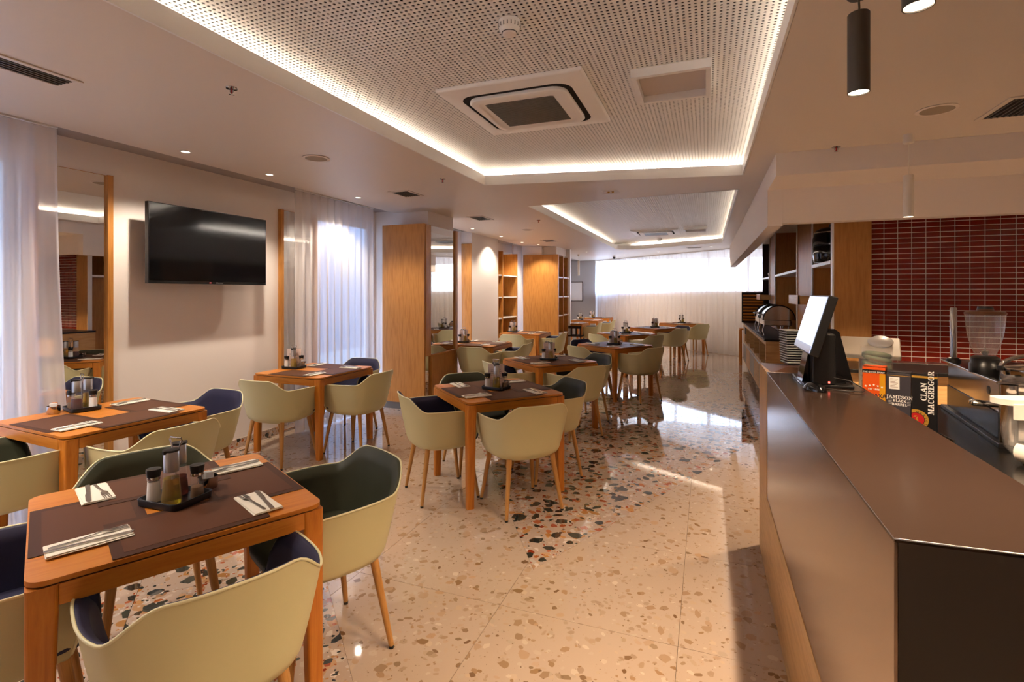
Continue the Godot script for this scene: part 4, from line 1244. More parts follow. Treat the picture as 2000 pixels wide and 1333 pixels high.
# ------------------------------------------------------------------ fittings in the ceiling
func ceiling_fittings() -> void:
	air_unit(Vector3(-1.115, 2.79, -3.27), "square cassette air conditioner in the nearer perforated panel", 1)
	air_unit(Vector3(-0.975, 2.79, -10.93), "square cassette air conditioner in the farther perforated panel", 2)
	for q: Array in [[-0.19, -3.18, 0.43, 0.45, "white access hatch beside the nearer air conditioner"], [-0.2, -10.6, 0.43, 0.45, "white access hatch beside the farther air conditioner"]]:
		var h := thing("access_hatch", q[4], "hatch", Vector3(q[0], 2.79, q[1]))
		var fw: float = q[2] * 0.5
		var fd: float = q[3] * 0.5
		part("frame", MB.new().box(Vector3(-fw, -0.05, -fd), Vector3(fw, 0.0, -fd + 0.03)).box(Vector3(-fw, -0.05, fd - 0.03), Vector3(fw, 0.0, fd)).box(Vector3(-fw, -0.05, -fd + 0.03), Vector3(-fw + 0.03, 0.0, fd - 0.03)).box(Vector3(fw - 0.03, -0.05, -fd + 0.03), Vector3(fw, 0.0, fd - 0.03)), M.white, h)
		part("panel", bx(-fw + 0.03, -0.006, -fd + 0.03, fw - 0.03, -0.001, fd - 0.03), M.hatch_grey, h)
	for q: Array in [[-0.86, -2.23, "white smoke detector on the nearer perforated panel"], [-1.01, -12.2, "white smoke detector on the farther perforated panel"]]:
		var s := thing("smoke_detector", q[2], "smoke detector", Vector3(q[0], 2.79, q[1]))
		part("body", MB.new().lathe([Vector2(0.0, 0.0), Vector2(0.052, 0.0), Vector2(0.052, -0.03), Vector2(0.047, -0.045), Vector2(0.036, -0.055)], 32), M.white_gloss, s)
		part("sensor_cap", MB.new().lathe([Vector2(0.033, -0.053), Vector2(0.033, -0.062), Vector2(0.028, -0.066), Vector2(0.0, -0.067)], 32), M.paint, s)
		part("slot_ring", MB.new().lathe([Vector2(0.037, -0.0545), Vector2(0.0345, -0.057), Vector2(0.033, -0.056)], 32), M.black, s)
		for k in 18:
			var a := TAU * k / 18.0
			part("louvre", MB.new().box(Vector3(0.049, -0.036, -0.002), Vector3(0.0528, -0.018, 0.002), 0.0, -1, Transform3D(Basis.from_euler(Vector3(0, a, 0)), Vector3.ZERO)), M.grey_door, s)
	# linear vents
	vent(Vector3(-3.13, CEIL, -1.05), 0.20, 1.30, "long slotted ceiling vent at the upper left edge")
	vent(Vector3(-3.10, CEIL, -4.87), 0.26, 0.34, "small slotted ceiling vent above the second curtain")
	vent(Vector3(-3.10, CEIL, -6.85), 0.26, 0.40, "small slotted ceiling vent beyond the first wood pillar")
	vent(Vector3(-3.08, CEIL, -10.3), 0.28, 0.36, "small slotted ceiling vent before the farthest pillar")
	vent(Vector3(1.80, CEIL, -3.88), 0.42, 0.42, "dark slotted ceiling vent above the bar, right edge")
	vent(Vector3(-0.28, CEIL, -13.1), 0.36, 0.22, "slotted ceiling vent just before the back curtain")
	vent(Vector3(1.05, 2.54, -8.45), 0.20, 0.26, "small vent in the recess above the buffet shelves")
	# speakers
	for q: Array in [[-2.97, -3.33, "round ceiling speaker over the left row of tables, nearest"], [1.29, -3.77, "round ceiling speaker above the bar"], [-2.90, -8.39, "round ceiling speaker farther along the left row"]]:
		var s := thing("ceiling_speaker", q[2], "speaker", Vector3(q[0], CEIL, q[1]))
		part("rim", MB.new().lathe([Vector2(0.085, 0.0), Vector2(0.105, -0.001), Vector2(0.108, -0.004), Vector2(0.1, -0.007), Vector2(0.085, -0.006)], 36), M.paint, s)
		part("grille", MB.new().lathe([Vector2(0.0, -0.005), Vector2(0.086, -0.005), Vector2(0.086, 0.0)], 36), mat("speaker_mesh", col("a89a86"), 0.8), s)
	# sprinklers
	for q: Array in [[-2.377, -2.03, "chrome sprinkler head left of the nearer cove"], [-2.375, -4.37, "chrome sprinkler head at the corner of the nearer cove"], [-2.36, -7.33, "chrome sprinkler head beside the farther cove"], [0.91, -4.46, "chrome sprinkler head above the bar"]]:
		var s := thing("sprinkler", q[2], "sprinkler", Vector3(q[0], CEIL, q[1]))
		part("flange", MB.new().lathe([Vector2(0.0, 0.0), Vector2(0.03, -0.001), Vector2(0.028, -0.006), Vector2(0.01, -0.008)], 20), M.steel, s)
		part("bulb", MB.new().lathe([Vector2(0.004, -0.008), Vector2(0.004, -0.03), Vector2(0.0, -0.032)], 10), M.red_ink, s)
		part("yoke", MB.new().tube([Vector3(-0.009, -0.006, 0), Vector3(-0.012, -0.02, 0), Vector3(0, -0.036, 0), Vector3(0.012, -0.02, 0), Vector3(0.009, -0.006, 0)], 0.002, 6), M.steel, s)
		part("deflector", MB.new().lathe([Vector2(0.0, -0.035), Vector2(0.014, -0.036), Vector2(0.0, -0.038)], 16), M.steel, s)
	# recessed downlights; the unseen ones around the viewer are added as fill light
	var warm := Color(1.0, 0.94, 0.87)
	var rows: Array = [[-3.78, 1.2, "added fill downlight along the left wall, behind the viewer"], [-3.78, 0.4, "added fill downlight along the left wall, just behind the viewer"], [-3.78, -0.4, "added fill downlight along the left wall, level with the viewer"], [-3.2, -1.1, "added fill downlight by the nearest curtain, left of the frame"],
		[-2.75, -0.5, "added fill downlight over the foreground table, left of the frame"], [-3.78, -2.815, "recessed downlight in the ceiling above the wall screen's left end"], [-3.78, -3.63, "recessed downlight in the ceiling above the wall screen's right end"], [-3.74, -4.87, "recessed downlight in the ceiling before the second curtain"],
		[-3.78, -7.0, "recessed downlight over the table by the white pier"], [-3.72, -7.9, "recessed downlight before the narrow orange oak panel"], [-3.72, -9.2, "recessed downlight that throws a cone on the white pillar wall"], [-3.72, -10.4, "recessed downlight over the open shelf unit"], [-3.55, -11.0, "recessed downlight shining on the broad oak panel"],
		[-3.0, -13.5, "recessed downlight past the farthest pillar"], [-3.0, -15.0, "recessed downlight in the far left corner"], [-1.2, -14.1, "recessed downlight before the middle of the back curtain"], [0.1, -12.9, "recessed downlight before the right part of the back curtain"], [-2.2, -14.8, "recessed downlight before the left part of the back curtain"]]
	for q: Array in rows:
		var d := thing("downlight", q[2], "downlight", Vector3(q[0], CEIL, q[1]), 0.0, "recessed ceiling downlights")
		part("trim_ring", MB.new().lathe([Vector2(0.03, -0.001), Vector2(0.04, 0.0), Vector2(0.042, -0.003), Vector2(0.03, -0.005)], 24), M.white, d)
		part("lens", MB.new().lathe([Vector2(0.0, -0.0015), Vector2(0.031, -0.0015), Vector2(0.031, 0.0)], 24), M.lens, d)
		spot(d, Vector3(0, -0.03, 0), 1.6 if q[1] > -12.0 else 1.1, 60.0, warm, 0.025)
	# sensor plate
	var e := thing("emergency_light", "square clear emergency light plate between the two coves", "light", Vector3(-0.97, CEIL, -5.56))
	part("plate", bx(-0.09, -0.008, -0.08, 0.09, 0.0, 0.08), M.glass, e)
	part("housing", bx(-0.07, -0.004, -0.06, 0.07, 0.0, 0.06), M.paint, e)
	for k in 2: part("bulb", MB.new().lathe([Vector2(0, -0.016), Vector2(0.012, -0.012), Vector2(0.014, -0.004), Vector2(0, -0.003)], 14, at(-0.02 + k * 0.045, 0, 0.01)), M.gold, e)
	# security camera
	var c := thing("security_camera", "small dark dome camera under the ceiling near the back curtain", "camera", Vector3(-2.55, CEIL, -15.2))
	part("mount", MB.new().lathe([Vector2(0, 0), Vector2(0.04, 0), Vector2(0.04, -0.03), Vector2(0, -0.03)], 18), M.white, c)
	part("lens_barrel", MB.new().lathe([Vector2(0, -0.03), Vector2(0.035, -0.03), Vector2(0.04, -0.06), Vector2(0.02, -0.09), Vector2(0, -0.095)], 18), M.black, c)
	# pendants
	pendant(Vector3(0.50, CEIL, -2.117), 0.034, 0.28, 0.115, M.pendant_black, "black cylinder pendant light hanging over the bar, fully in view", 1.6)
	pendant(Vector3(0.487, CEIL, -1.531), 0.034, 0.28, 0.115, M.pendant_black, "black cylinder pendant light over the bar, cut by the top edge", 1.6)
	pendant(Vector3(0.48, CEIL, -0.945), 0.034, 0.28, 0.115, M.pendant_black, "black cylinder pendant light over the near end of the bar", 1.6)
	pendant(Vector3(1.31, CEIL, -4.30), 0.031, 0.29, 0.28, M.pendant_white, "white cylinder pendant light in front of the red tiles", 2.2)
	pendant(Vector3(2.35, CEIL, -4.30), 0.031, 0.29, 0.28, M.pendant_white, "white cylinder pendant light in front of the red tiles, past the right edge", 2.2)
	pendant(Vector3(2.0, CEIL, -2.2), 0.031, 0.29, 0.28, M.pendant_white, "white cylinder pendant light over the work counter, past the right edge", 2.2)
	pendant(Vector3(-3.38, CEIL, -14.2), 0.031, 0.42, 0.18, M.pendant_white, "slim white pendant light in front of the grey concrete wall", 0.8)

func pendant(o: Vector3, r: float, h: float, drop: float, m: Material, label: String, e: float) -> void:
	var p := thing("pendant_lamp", label, "pendant lamp", o)
	part("canopy", MB.new().lathe([Vector2(0, 0), Vector2(r * 1.05, 0), Vector2(r * 1.05, -0.055), Vector2(r * 0.9, -0.06), Vector2(0, -0.06)], 28), m, p)
	part("cord", MB.new().tube([Vector3(0, -0.055, 0), Vector3(0.002, -0.06 - drop * 0.3, 0), Vector3(0, -drop - 0.005, 0)], 0.0035, 8), m, p)
	part("shade", MB.new().lathe([Vector2(0, -drop), Vector2(r - 0.003, -drop), Vector2(r, -drop - 0.004), Vector2(r, -drop - h), Vector2(r - 0.003, -drop - h), Vector2(r - 0.003, -drop - h + 0.02)], 32), m, p)
	part("lens", MB.new().lathe([Vector2(r - 0.003, -drop - h + 0.004), Vector2(0.0, -drop - h + 0.004)], 28), M.lens, p)
	spot(p, Vector3(0, -drop - h - 0.006, 0), e * 1.7, 58.0, Color(1.0, 0.88, 0.74), r * 0.8)

func vent(o: Vector3, w: float, l: float, label: String) -> void:
	var v := thing("ceiling_vent", label, "vent", o)
	var hw := w * 0.5
	var hl := l * 0.5
	part("frame", MB.new().box(Vector3(-hw, -0.008, -hl), Vector3(hw, 0, -hl + 0.03)).box(Vector3(-hw, -0.008, hl - 0.03), Vector3(hw, 0, hl)).box(Vector3(-hw, -0.008, -hl + 0.03), Vector3(-hw + 0.03, 0, hl - 0.03)).box(Vector3(hw - 0.03, -0.008, -hl + 0.03), Vector3(hw, 0, hl - 0.03)), M.ceiling_paint, v)
	part("cavity", bx(-hw + 0.03, -0.0015, -hl + 0.03, hw - 0.03, 0.0, hl - 0.03, 0.0), M.dark_void, v)
	var k := int((w - 0.06) / 0.028)
	for i in k:
		var x := -hw + 0.03 + (i + 0.5) * (w - 0.06) / k
		part("slat", bx(x - 0.003, -0.009, -hl + 0.03, x + 0.003, -0.001, hl - 0.03, 0.001), M.grey_door, v)

func air_unit(o: Vector3, label: String, q: int) -> void:
	var a := thing("air_conditioner", label, "air conditioner", o)
	# sloped square frame with a rounded dark slot, a floating panel and a slatted grille
	var rings: Array = []
	for r: Array in [[0.925, 0.003, 0.0], [0.925, 0.003, -0.018], [0.90, 0.01, -0.026], [0.72, 0.10, -0.034]]:
		var row := PackedVector3Array()
		for p in rrect(r[0], r[0], r[1], 6): row.append(Vector3(p.x, r[2], p.y))
		rings.append(row)
	part("frame", MB.new().grid(rings, true, 1.0), M.white, a)
	part("air_slot", MB.new().prism(rrect(0.725, 0.725, 0.10, 6), -0.03, -0.012, Transform3D.IDENTITY, true), M.dark_void, a)
	var pr: Array = []
	for r: Array in [[0.64, 0.09, -0.015], [0.65, 0.095, -0.046], [0.63, 0.09, -0.054], [0.54, 0.05, -0.056], [0.53, 0.045, -0.05], [0.46, 0.02, -0.05]]:
		var row := PackedVector3Array()
		for p in rrect(r[0], r[0], r[1], 6): row.append(Vector3(p.x, r[2], p.y))
		pr.append(row)
	part("panel", MB.new().grid(pr, true, 1.0), M.white, a)
	part("grille_backing", bx(-0.235, -0.045, -0.235, 0.235, -0.040, 0.235, 0.0), M.grey_door, a)
	for i in 24:
		var z := -0.22 + i * 0.44 / 23.0
		part("slat", bx(-0.23, -0.052, z - 0.004, 0.23, -0.045, z + 0.004, 0.0), M.grey_door, a)

# ------------------------------------------------------------------ tables, chairs and what is on them
func make_table() -> Node3D:
	var t := thing("dining_table", "", "table")
	part("tabletop", MB.new().prism(rrect(0.80, 0.80, 0.05, 8), 0.736, 0.75, Transform3D.IDENTITY, true), M.table_wood, t)
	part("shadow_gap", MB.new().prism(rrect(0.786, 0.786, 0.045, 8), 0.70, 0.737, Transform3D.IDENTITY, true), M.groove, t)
	for i in 4:
		var b := Transform3D(Basis.from_euler(Vector3(0, i * PI / 2, 0)), Vector3.ZERO)
		part("apron", MB.new().box(Vector3(-0.33, 0.672, 0.374), Vector3(0.33, 0.7305, 0.398), 0.002, 0, b), M.table_wood, t)
		var rows: Array = []
		for y: Array in [[0.0, 0.052], [0.35, 0.06], [0.62, 0.068], [0.7305, 0.072]]:
			var row := PackedVector3Array()
			var s: float = y[1]
			for p in rrect(s, s, 0.012, 3):
				row.append(b * Vector3(0.399 - s * 0.5 + p.x, y[0], 0.399 - s * 0.5 + p.y))
			rows.append(row)
		var lg := MB.new().grid(rows, true, -1.0, true, 1.0)
		part("leg", lg, M.table_wood, t)
	return t

func sgnpow(s: float, e: float) -> float:
	return signf(s) * pow(absf(s), e)

func shell_point(phi: float, t: float, inset := 0.0) -> Vector3:
	# phi: 0 at the middle of the back (+z), t: 0 at the bottom, 1 at the top edge
	var d := absf(rad_to_deg(phi))
	var hb := 0.768
	var h := lerpf(hb, 0.676, smoothstep(22.0, 60.0, d)) - 0.004 * smoothstep(78.0, 112.0, d)
	var u := clampf((d - 104.0) / 24.0, 0.0, 1.0)
	h -= 0.16 * (1.0 - sqrt(1.0 - u * u * 0.98))
	var k := 0.79 + 0.21 * pow(t, 0.75)
	k *= lerpf(0.86, 1.0, sqrt(1.0 - pow(1.0 - clampf(t / 0.16, 0.0, 1.0), 2.0)))
	var a := 0.305 * k - inset
	var b := 0.295 * k - inset
	var p := Vector3(a * sgnpow(sin(phi), 0.74), lerpf(0.385, h, t), b * sgnpow(cos(phi), 0.74))
	if p.z > 0: p.z += 0.02 * t * p.z / 0.29
	return p

func make_chair(inner: Material) -> Node3D:
	var t := thing("armchair", "", "chair")
	var pm := deg_to_rad(128.0)
	var n := 56
	var outer: Array = []
	for r in 15:
		var row := PackedVector3Array()
		for j in n + 1: row.append(shell_point(lerpf(-pm, pm, float(j) / n), r / 14.0))
		outer.append(row)
	var sh := MB.new().grid(outer, false, 1.0)
	# bowl under the seat, all the way round
	var bowl: Array = []
	for q: Array in [[0.0, 0.384], [0.60, 0.384], [0.70, 0.392], [0.785, 0.415], [0.80, 0.44]]:
		var row := PackedVector3Array()
		for j in 48:
			var a := TAU * j / 48.0
			row.append(Vector3(0.30 * q[0] * sgnpow(sin(a), 0.74), q[1], 0.285 * q[0] * sgnpow(cos(a), 0.74)))
		bowl.append(row)
	sh.grid(bowl, true, 1.0)
	part("shell", sh, M.leather, t)
	var innerg: Array = []
	for r in 11:
		var row := PackedVector3Array()
		var tt := 1.0 - r * 0.075
		for j in n + 1: row.append(shell_point(lerpf(-pm, pm, float(j) / n), tt, 0.030 if r > 0 else 0.014))
		innerg.append(row)
	var ib := MB.new().grid(innerg, false, 1.0)
	part("inner_lining", ib, inner, t)
	var rim := MB.new()
	var rt: Array = []
	for q: Array in [[0.0, 0.0], [0.004, 0.003], [0.010, 0.003], [0.014, 0.0]]:
		var row := PackedVector3Array()
		for j in n + 1: row.append(shell_point(lerpf(-pm, pm, float(j) / n), 1.0, q[0]) + Vector3(0, q[1], 0))
		rt.append(row)
	rim.grid(rt, false, 1.0)
	for e: int in [0, n]:
		for r in 14:
			var ph := lerpf(-pm, pm, float(e) / n)
			var nn := Vector3(0, 0, -1)
			rim.quad(shell_point(ph, r / 14.0), shell_point(ph, (r + 1) / 14.0), shell_point(ph, (r + 1) / 14.0, 0.033), shell_point(ph, r / 14.0, 0.033), nn)
	part("rim", rim, inner, t)
	var path: Array = []
	for r in range(3, 14): path.append(shell_point(-pm, r / 14.0))
	for j in n + 1: path.append(shell_point(lerpf(-pm, pm, float(j) / n), 1.0) + Vector3(0, 0.002, 0))
	for r in range(13, 2, -1): path.append(shell_point(pm, r / 14.0))
	part("piping", MB.new().tube(path, 0.0045, 6), M.piping, t)
	var seat: Array = []
	for q: Array in [[0.80, 0.425], [0.835, 0.44], [0.835, 0.462], [0.80, 0.475], [0.70, 0.481], [0.4, 0.484], [0.0, 0.485]]:
		var row := PackedVector3Array()
		for j in 48:
			var a := TAU * j / 48.0
			row.append(Vector3(0.30 * q[0] * sgnpow(sin(a), 0.6), q[1], 0.295 * q[0] * sgnpow(cos(a), 0.6) - 0.01))
		seat.append(row)
	part("seat", MB.new().grid(seat, true, 1.0), inner, t)
	for sx: int in [-1, 1]:
		for sz: int in [-1, 1]:
			var top := Vector3(sx * 0.165, 0.405, sz * 0.155)
			var bot := Vector3(sx * 0.215, 0.012, sz * 0.215)
			var lg := part("leg", MB.new().tube([top, top.lerp(bot, 0.5), bot], 0.019, 14, false, 0.0115), M.leg_wood, t)
			part("foot", MB.new().lathe([Vector2(0, 0), Vector2(0.011, 0), Vector2(0.012, 0.013), Vector2(0, 0.013)], 12, at(bot.x, 0, bot.z)), M.black, lg)
	return t

var P := {}

func fork_mesh() -> MB:
	var p := PackedVector2Array()
	# outline in (x, z), the tines towards -z
	for q: Array in [[0.0055, 0.09], [0.0045, 0.03], [0.0028, -0.01], [0.0035, -0.03], [0.0105, -0.042], [0.0115, -0.055], [0.0115, -0.098], [0.0088, -0.098], [0.0085, -0.06], [0.0055, -0.06], [0.0053, -0.098], [0.0027, -0.098], [0.0022, -0.06], [-0.0022, -0.06], [-0.0027, -0.098], [-0.0053, -0.098], [-0.0055, -0.06], [-0.0085, -0.06], [-0.0088, -0.098], [-0.0115, -0.098], [-0.0115, -0.055], [-0.0105, -0.042], [-0.0035, -0.03], [-0.0028, -0.01], [-0.0045, 0.03], [-0.0055, 0.09], [-0.003, 0.097], [0.003, 0.097]]:
		p.append(Vector2(q[0], q[1]))
	var b := MB.new().prism(p, 0.0, 0.0028)
	# bow the head upwards
	for i in b.v.size():
		var z := b.v[i].z
		if z < 0: b.v[i].y += 0.010 * sin(clampf(-z / 0.06, 0, 1) * PI) * 0.6
	return b

func knife_mesh() -> MB:
	var p := PackedVector2Array()
	for q: Array in [[0.007, 0.105], [0.0075, 0.09], [0.006, 0.01], [0.0065, 0.0], [0.0095, -0.02], [0.0095, -0.085], [0.006, -0.10], [-0.002, -0.108], [-0.006, -0.10], [-0.0062, 0.0], [-0.006, 0.01], [-0.0075, 0.09], [-0.007, 0.105]]:
		p.append(Vector2(q[0], q[1]))
	return MB.new().prism(p, 0.0, 0.0032)

func make_small() -> void:
	var far := Vector3(0, -50, 0)
	# place mat
	var pm := thing("placemat", "", "placemat")
	part("border", MB.new().prism(rrect(0.43, 0.30, 0.004, 2), 0.0, 0.0012), M.mat_border, pm)
	part("weave", MB.new().prism(rrect(0.37, 0.24, 0.002, 2), 0.0012, 0.0017), M.mat_brown, pm)
	P.placemat = pm
	var nk := thing("napkin", "", "napkin")
	part("lower_fold", MB.new().box(Vector3(-0.05, 0.0, -0.105), Vector3(0.05, 0.0035, 0.105), 0.0015), M.napkin, nk)
	part("upper_fold", MB.new().box(Vector3(-0.048, 0.0035, -0.103), Vector3(0.046, 0.007, 0.104), 0.0015, -1, Transform3D(Basis.from_euler(Vector3(0, 0.025, 0)), Vector3.ZERO)), M.napkin, nk)
	P.napkin = nk
	var fk := thing("fork", "", "fork")
	part("fork_body", fork_mesh(), M.cutlery, fk)
	P.fork = fk
	var kn := thing("knife", "", "knife")
	part("knife_body", knife_mesh(), M.cutlery, kn)
	P.knife = kn
	# tray with wire handle
	var tr := thing("condiment_tray", "", "tray")
	part("tray_floor", MB.new().prism(rrect(0.195, 0.16, 0.025, 4), 0.0, 0.004, Transform3D.IDENTITY, true), M.black, tr)
	var rr: Array = []
	for q: Array in [[0.0, 0.0], [0.002, 0.022], [-0.004, 0.023], [-0.006, 0.003]]:
		var row := PackedVector3Array()
		for p in rrect(0.195 + q[0] * 2, 0.16 + q[0] * 2, 0.025, 5): row.append(Vector3(p.x, q[1], p.y))
		rr.append(row)
	part("tray_rim", MB.new().grid(rr, true, -1.0), M.black, tr)
	part("handle", MB.new().tube([Vector3(0, 0.004, 0.0), Vector3(0, 0.17, 0.0), Vector3(-0.014, 0.19, 0), Vector3(-0.03, 0.225, 0), Vector3(-0.026, 0.232, 0), Vector3(0.026, 0.232, 0), Vector3(0.03, 0.225, 0), Vector3(0.014, 0.19, 0), Vector3(0.002, 0.172, 0)], 0.0028, 8), M.steel, tr)
	P.tray = tr
	for q: Array in [["oil_bottle", M.oil, "oil", 0.095], ["vinegar_bottle", M.vinegar, "vinegar", 0.07]]:
		var c := thing(q[0], "", "bottle")
		part("glass_body", MB.new().lathe([Vector2(0, 0.0), Vector2(0.033, 0.0), Vector2(0.0345, 0.004), Vector2(0.024, 0.115), Vector2(0.0235, 0.12)], 28), M.glass, c)
		var top: float = q[3]
		part(q[2], MB.new().lathe([Vector2(0, 0.004), Vector2(0.0315, 0.004), Vector2(lerpf(0.0325, 0.0235, top / 0.115), top), Vector2(0, top)], 28), q[1], c)
		part("collar", MB.new().lathe([Vector2(0.0245, 0.118), Vector2(0.0245, 0.19), Vector2(0.023, 0.192)], 28), M.brushed, c)
		part("cap", MB.new().lathe([Vector2(0.0235, 0.188), Vector2(0.026, 0.192), Vector2(0.026, 0.197), Vector2(0.0, 0.199)], 28).box(Vector3(-0.006, 0.185, 0.02), Vector3(0.006, 0.197, 0.033), 0.002), M.black, c)
		P[q[0]] = c
	for q: Array in [["salt_shaker", M.salt, "salt", 0.075], ["pepper_shaker", M.pepper, "pepper", 0.04]]:
		var c := thing(q[0], "", "shaker")
		part("glass_body", MB.new().lathe([Vector2(0, 0), Vector2(0.0235, 0), Vector2(0.0245, 0.003), Vector2(0.0205, 0.083)], 24), M.glass, c)
		part(q[2], MB.new().lathe([Vector2(0, 0.003), Vector2(0.0225, 0.003), Vector2(0.0195, q[3]), Vector2(0, q[3])], 24), q[1], c)
		part("ring", MB.new().lathe([Vector2(0.021, 0.081), Vector2(0.0215, 0.083), Vector2(0.021, 0.092)], 24), M.steel, c)
		part("cap", MB.new().lathe([Vector2(0.0215, 0.092), Vector2(0.0245, 0.112), Vector2(0.024, 0.12), Vector2(0.0, 0.117)], 24), M.black, c)
		P[q[0]] = c
	var su := thing("sugar_cup", "", "cup")
	part("cup_wall", MB.new().lathe([Vector2(0, 0), Vector2(0.034, 0), Vector2(0.035, 0.002), Vector2(0.035, 0.045), Vector2(0.0335, 0.045), Vector2(0.0335, 0.004), Vector2(0, 0.004)], 28), M.steel, su)
	P.sugar = su
	var me := thing("menu_card", "", "menu")
	part("acrylic", MB.new().box(Vector3(-0.068, 0.0, -0.0025), Vector3(0.068, 0.195, 0.0025), 0.001), M.glass, me)
	part("paper", MB.new().box(Vector3(-0.065, 0.004, -0.0015), Vector3(0.065, 0.191, 0.0015), 0.0), M.paper, me)
	var pr := MB.new()
	for k in 9:
		for e: int in [-1, 1]:
			pr.box(Vector3(e * 0.026 - 0.018, 0.03 + k * 0.014, -0.0019), Vector3(e * 0.026 + 0.018 - 0.004 * (k % 3), 0.0325 + k * 0.014, 0.0019), 0.0)
	part("print", pr, M.ink, me)
	P.menu = me

var first_use := {}
func place(src: Node3D, pos: Vector3, turn: float, label: String, group := "") -> Node3D:
	if not first_use.has(src):
		first_use[src] = true
		src.position = pos
		src.rotation.y = turn
		src.set_meta("label", label)
		if group != "": src.set_meta("group", group)
		return src
	return dup(src, pos, turn, label, group)

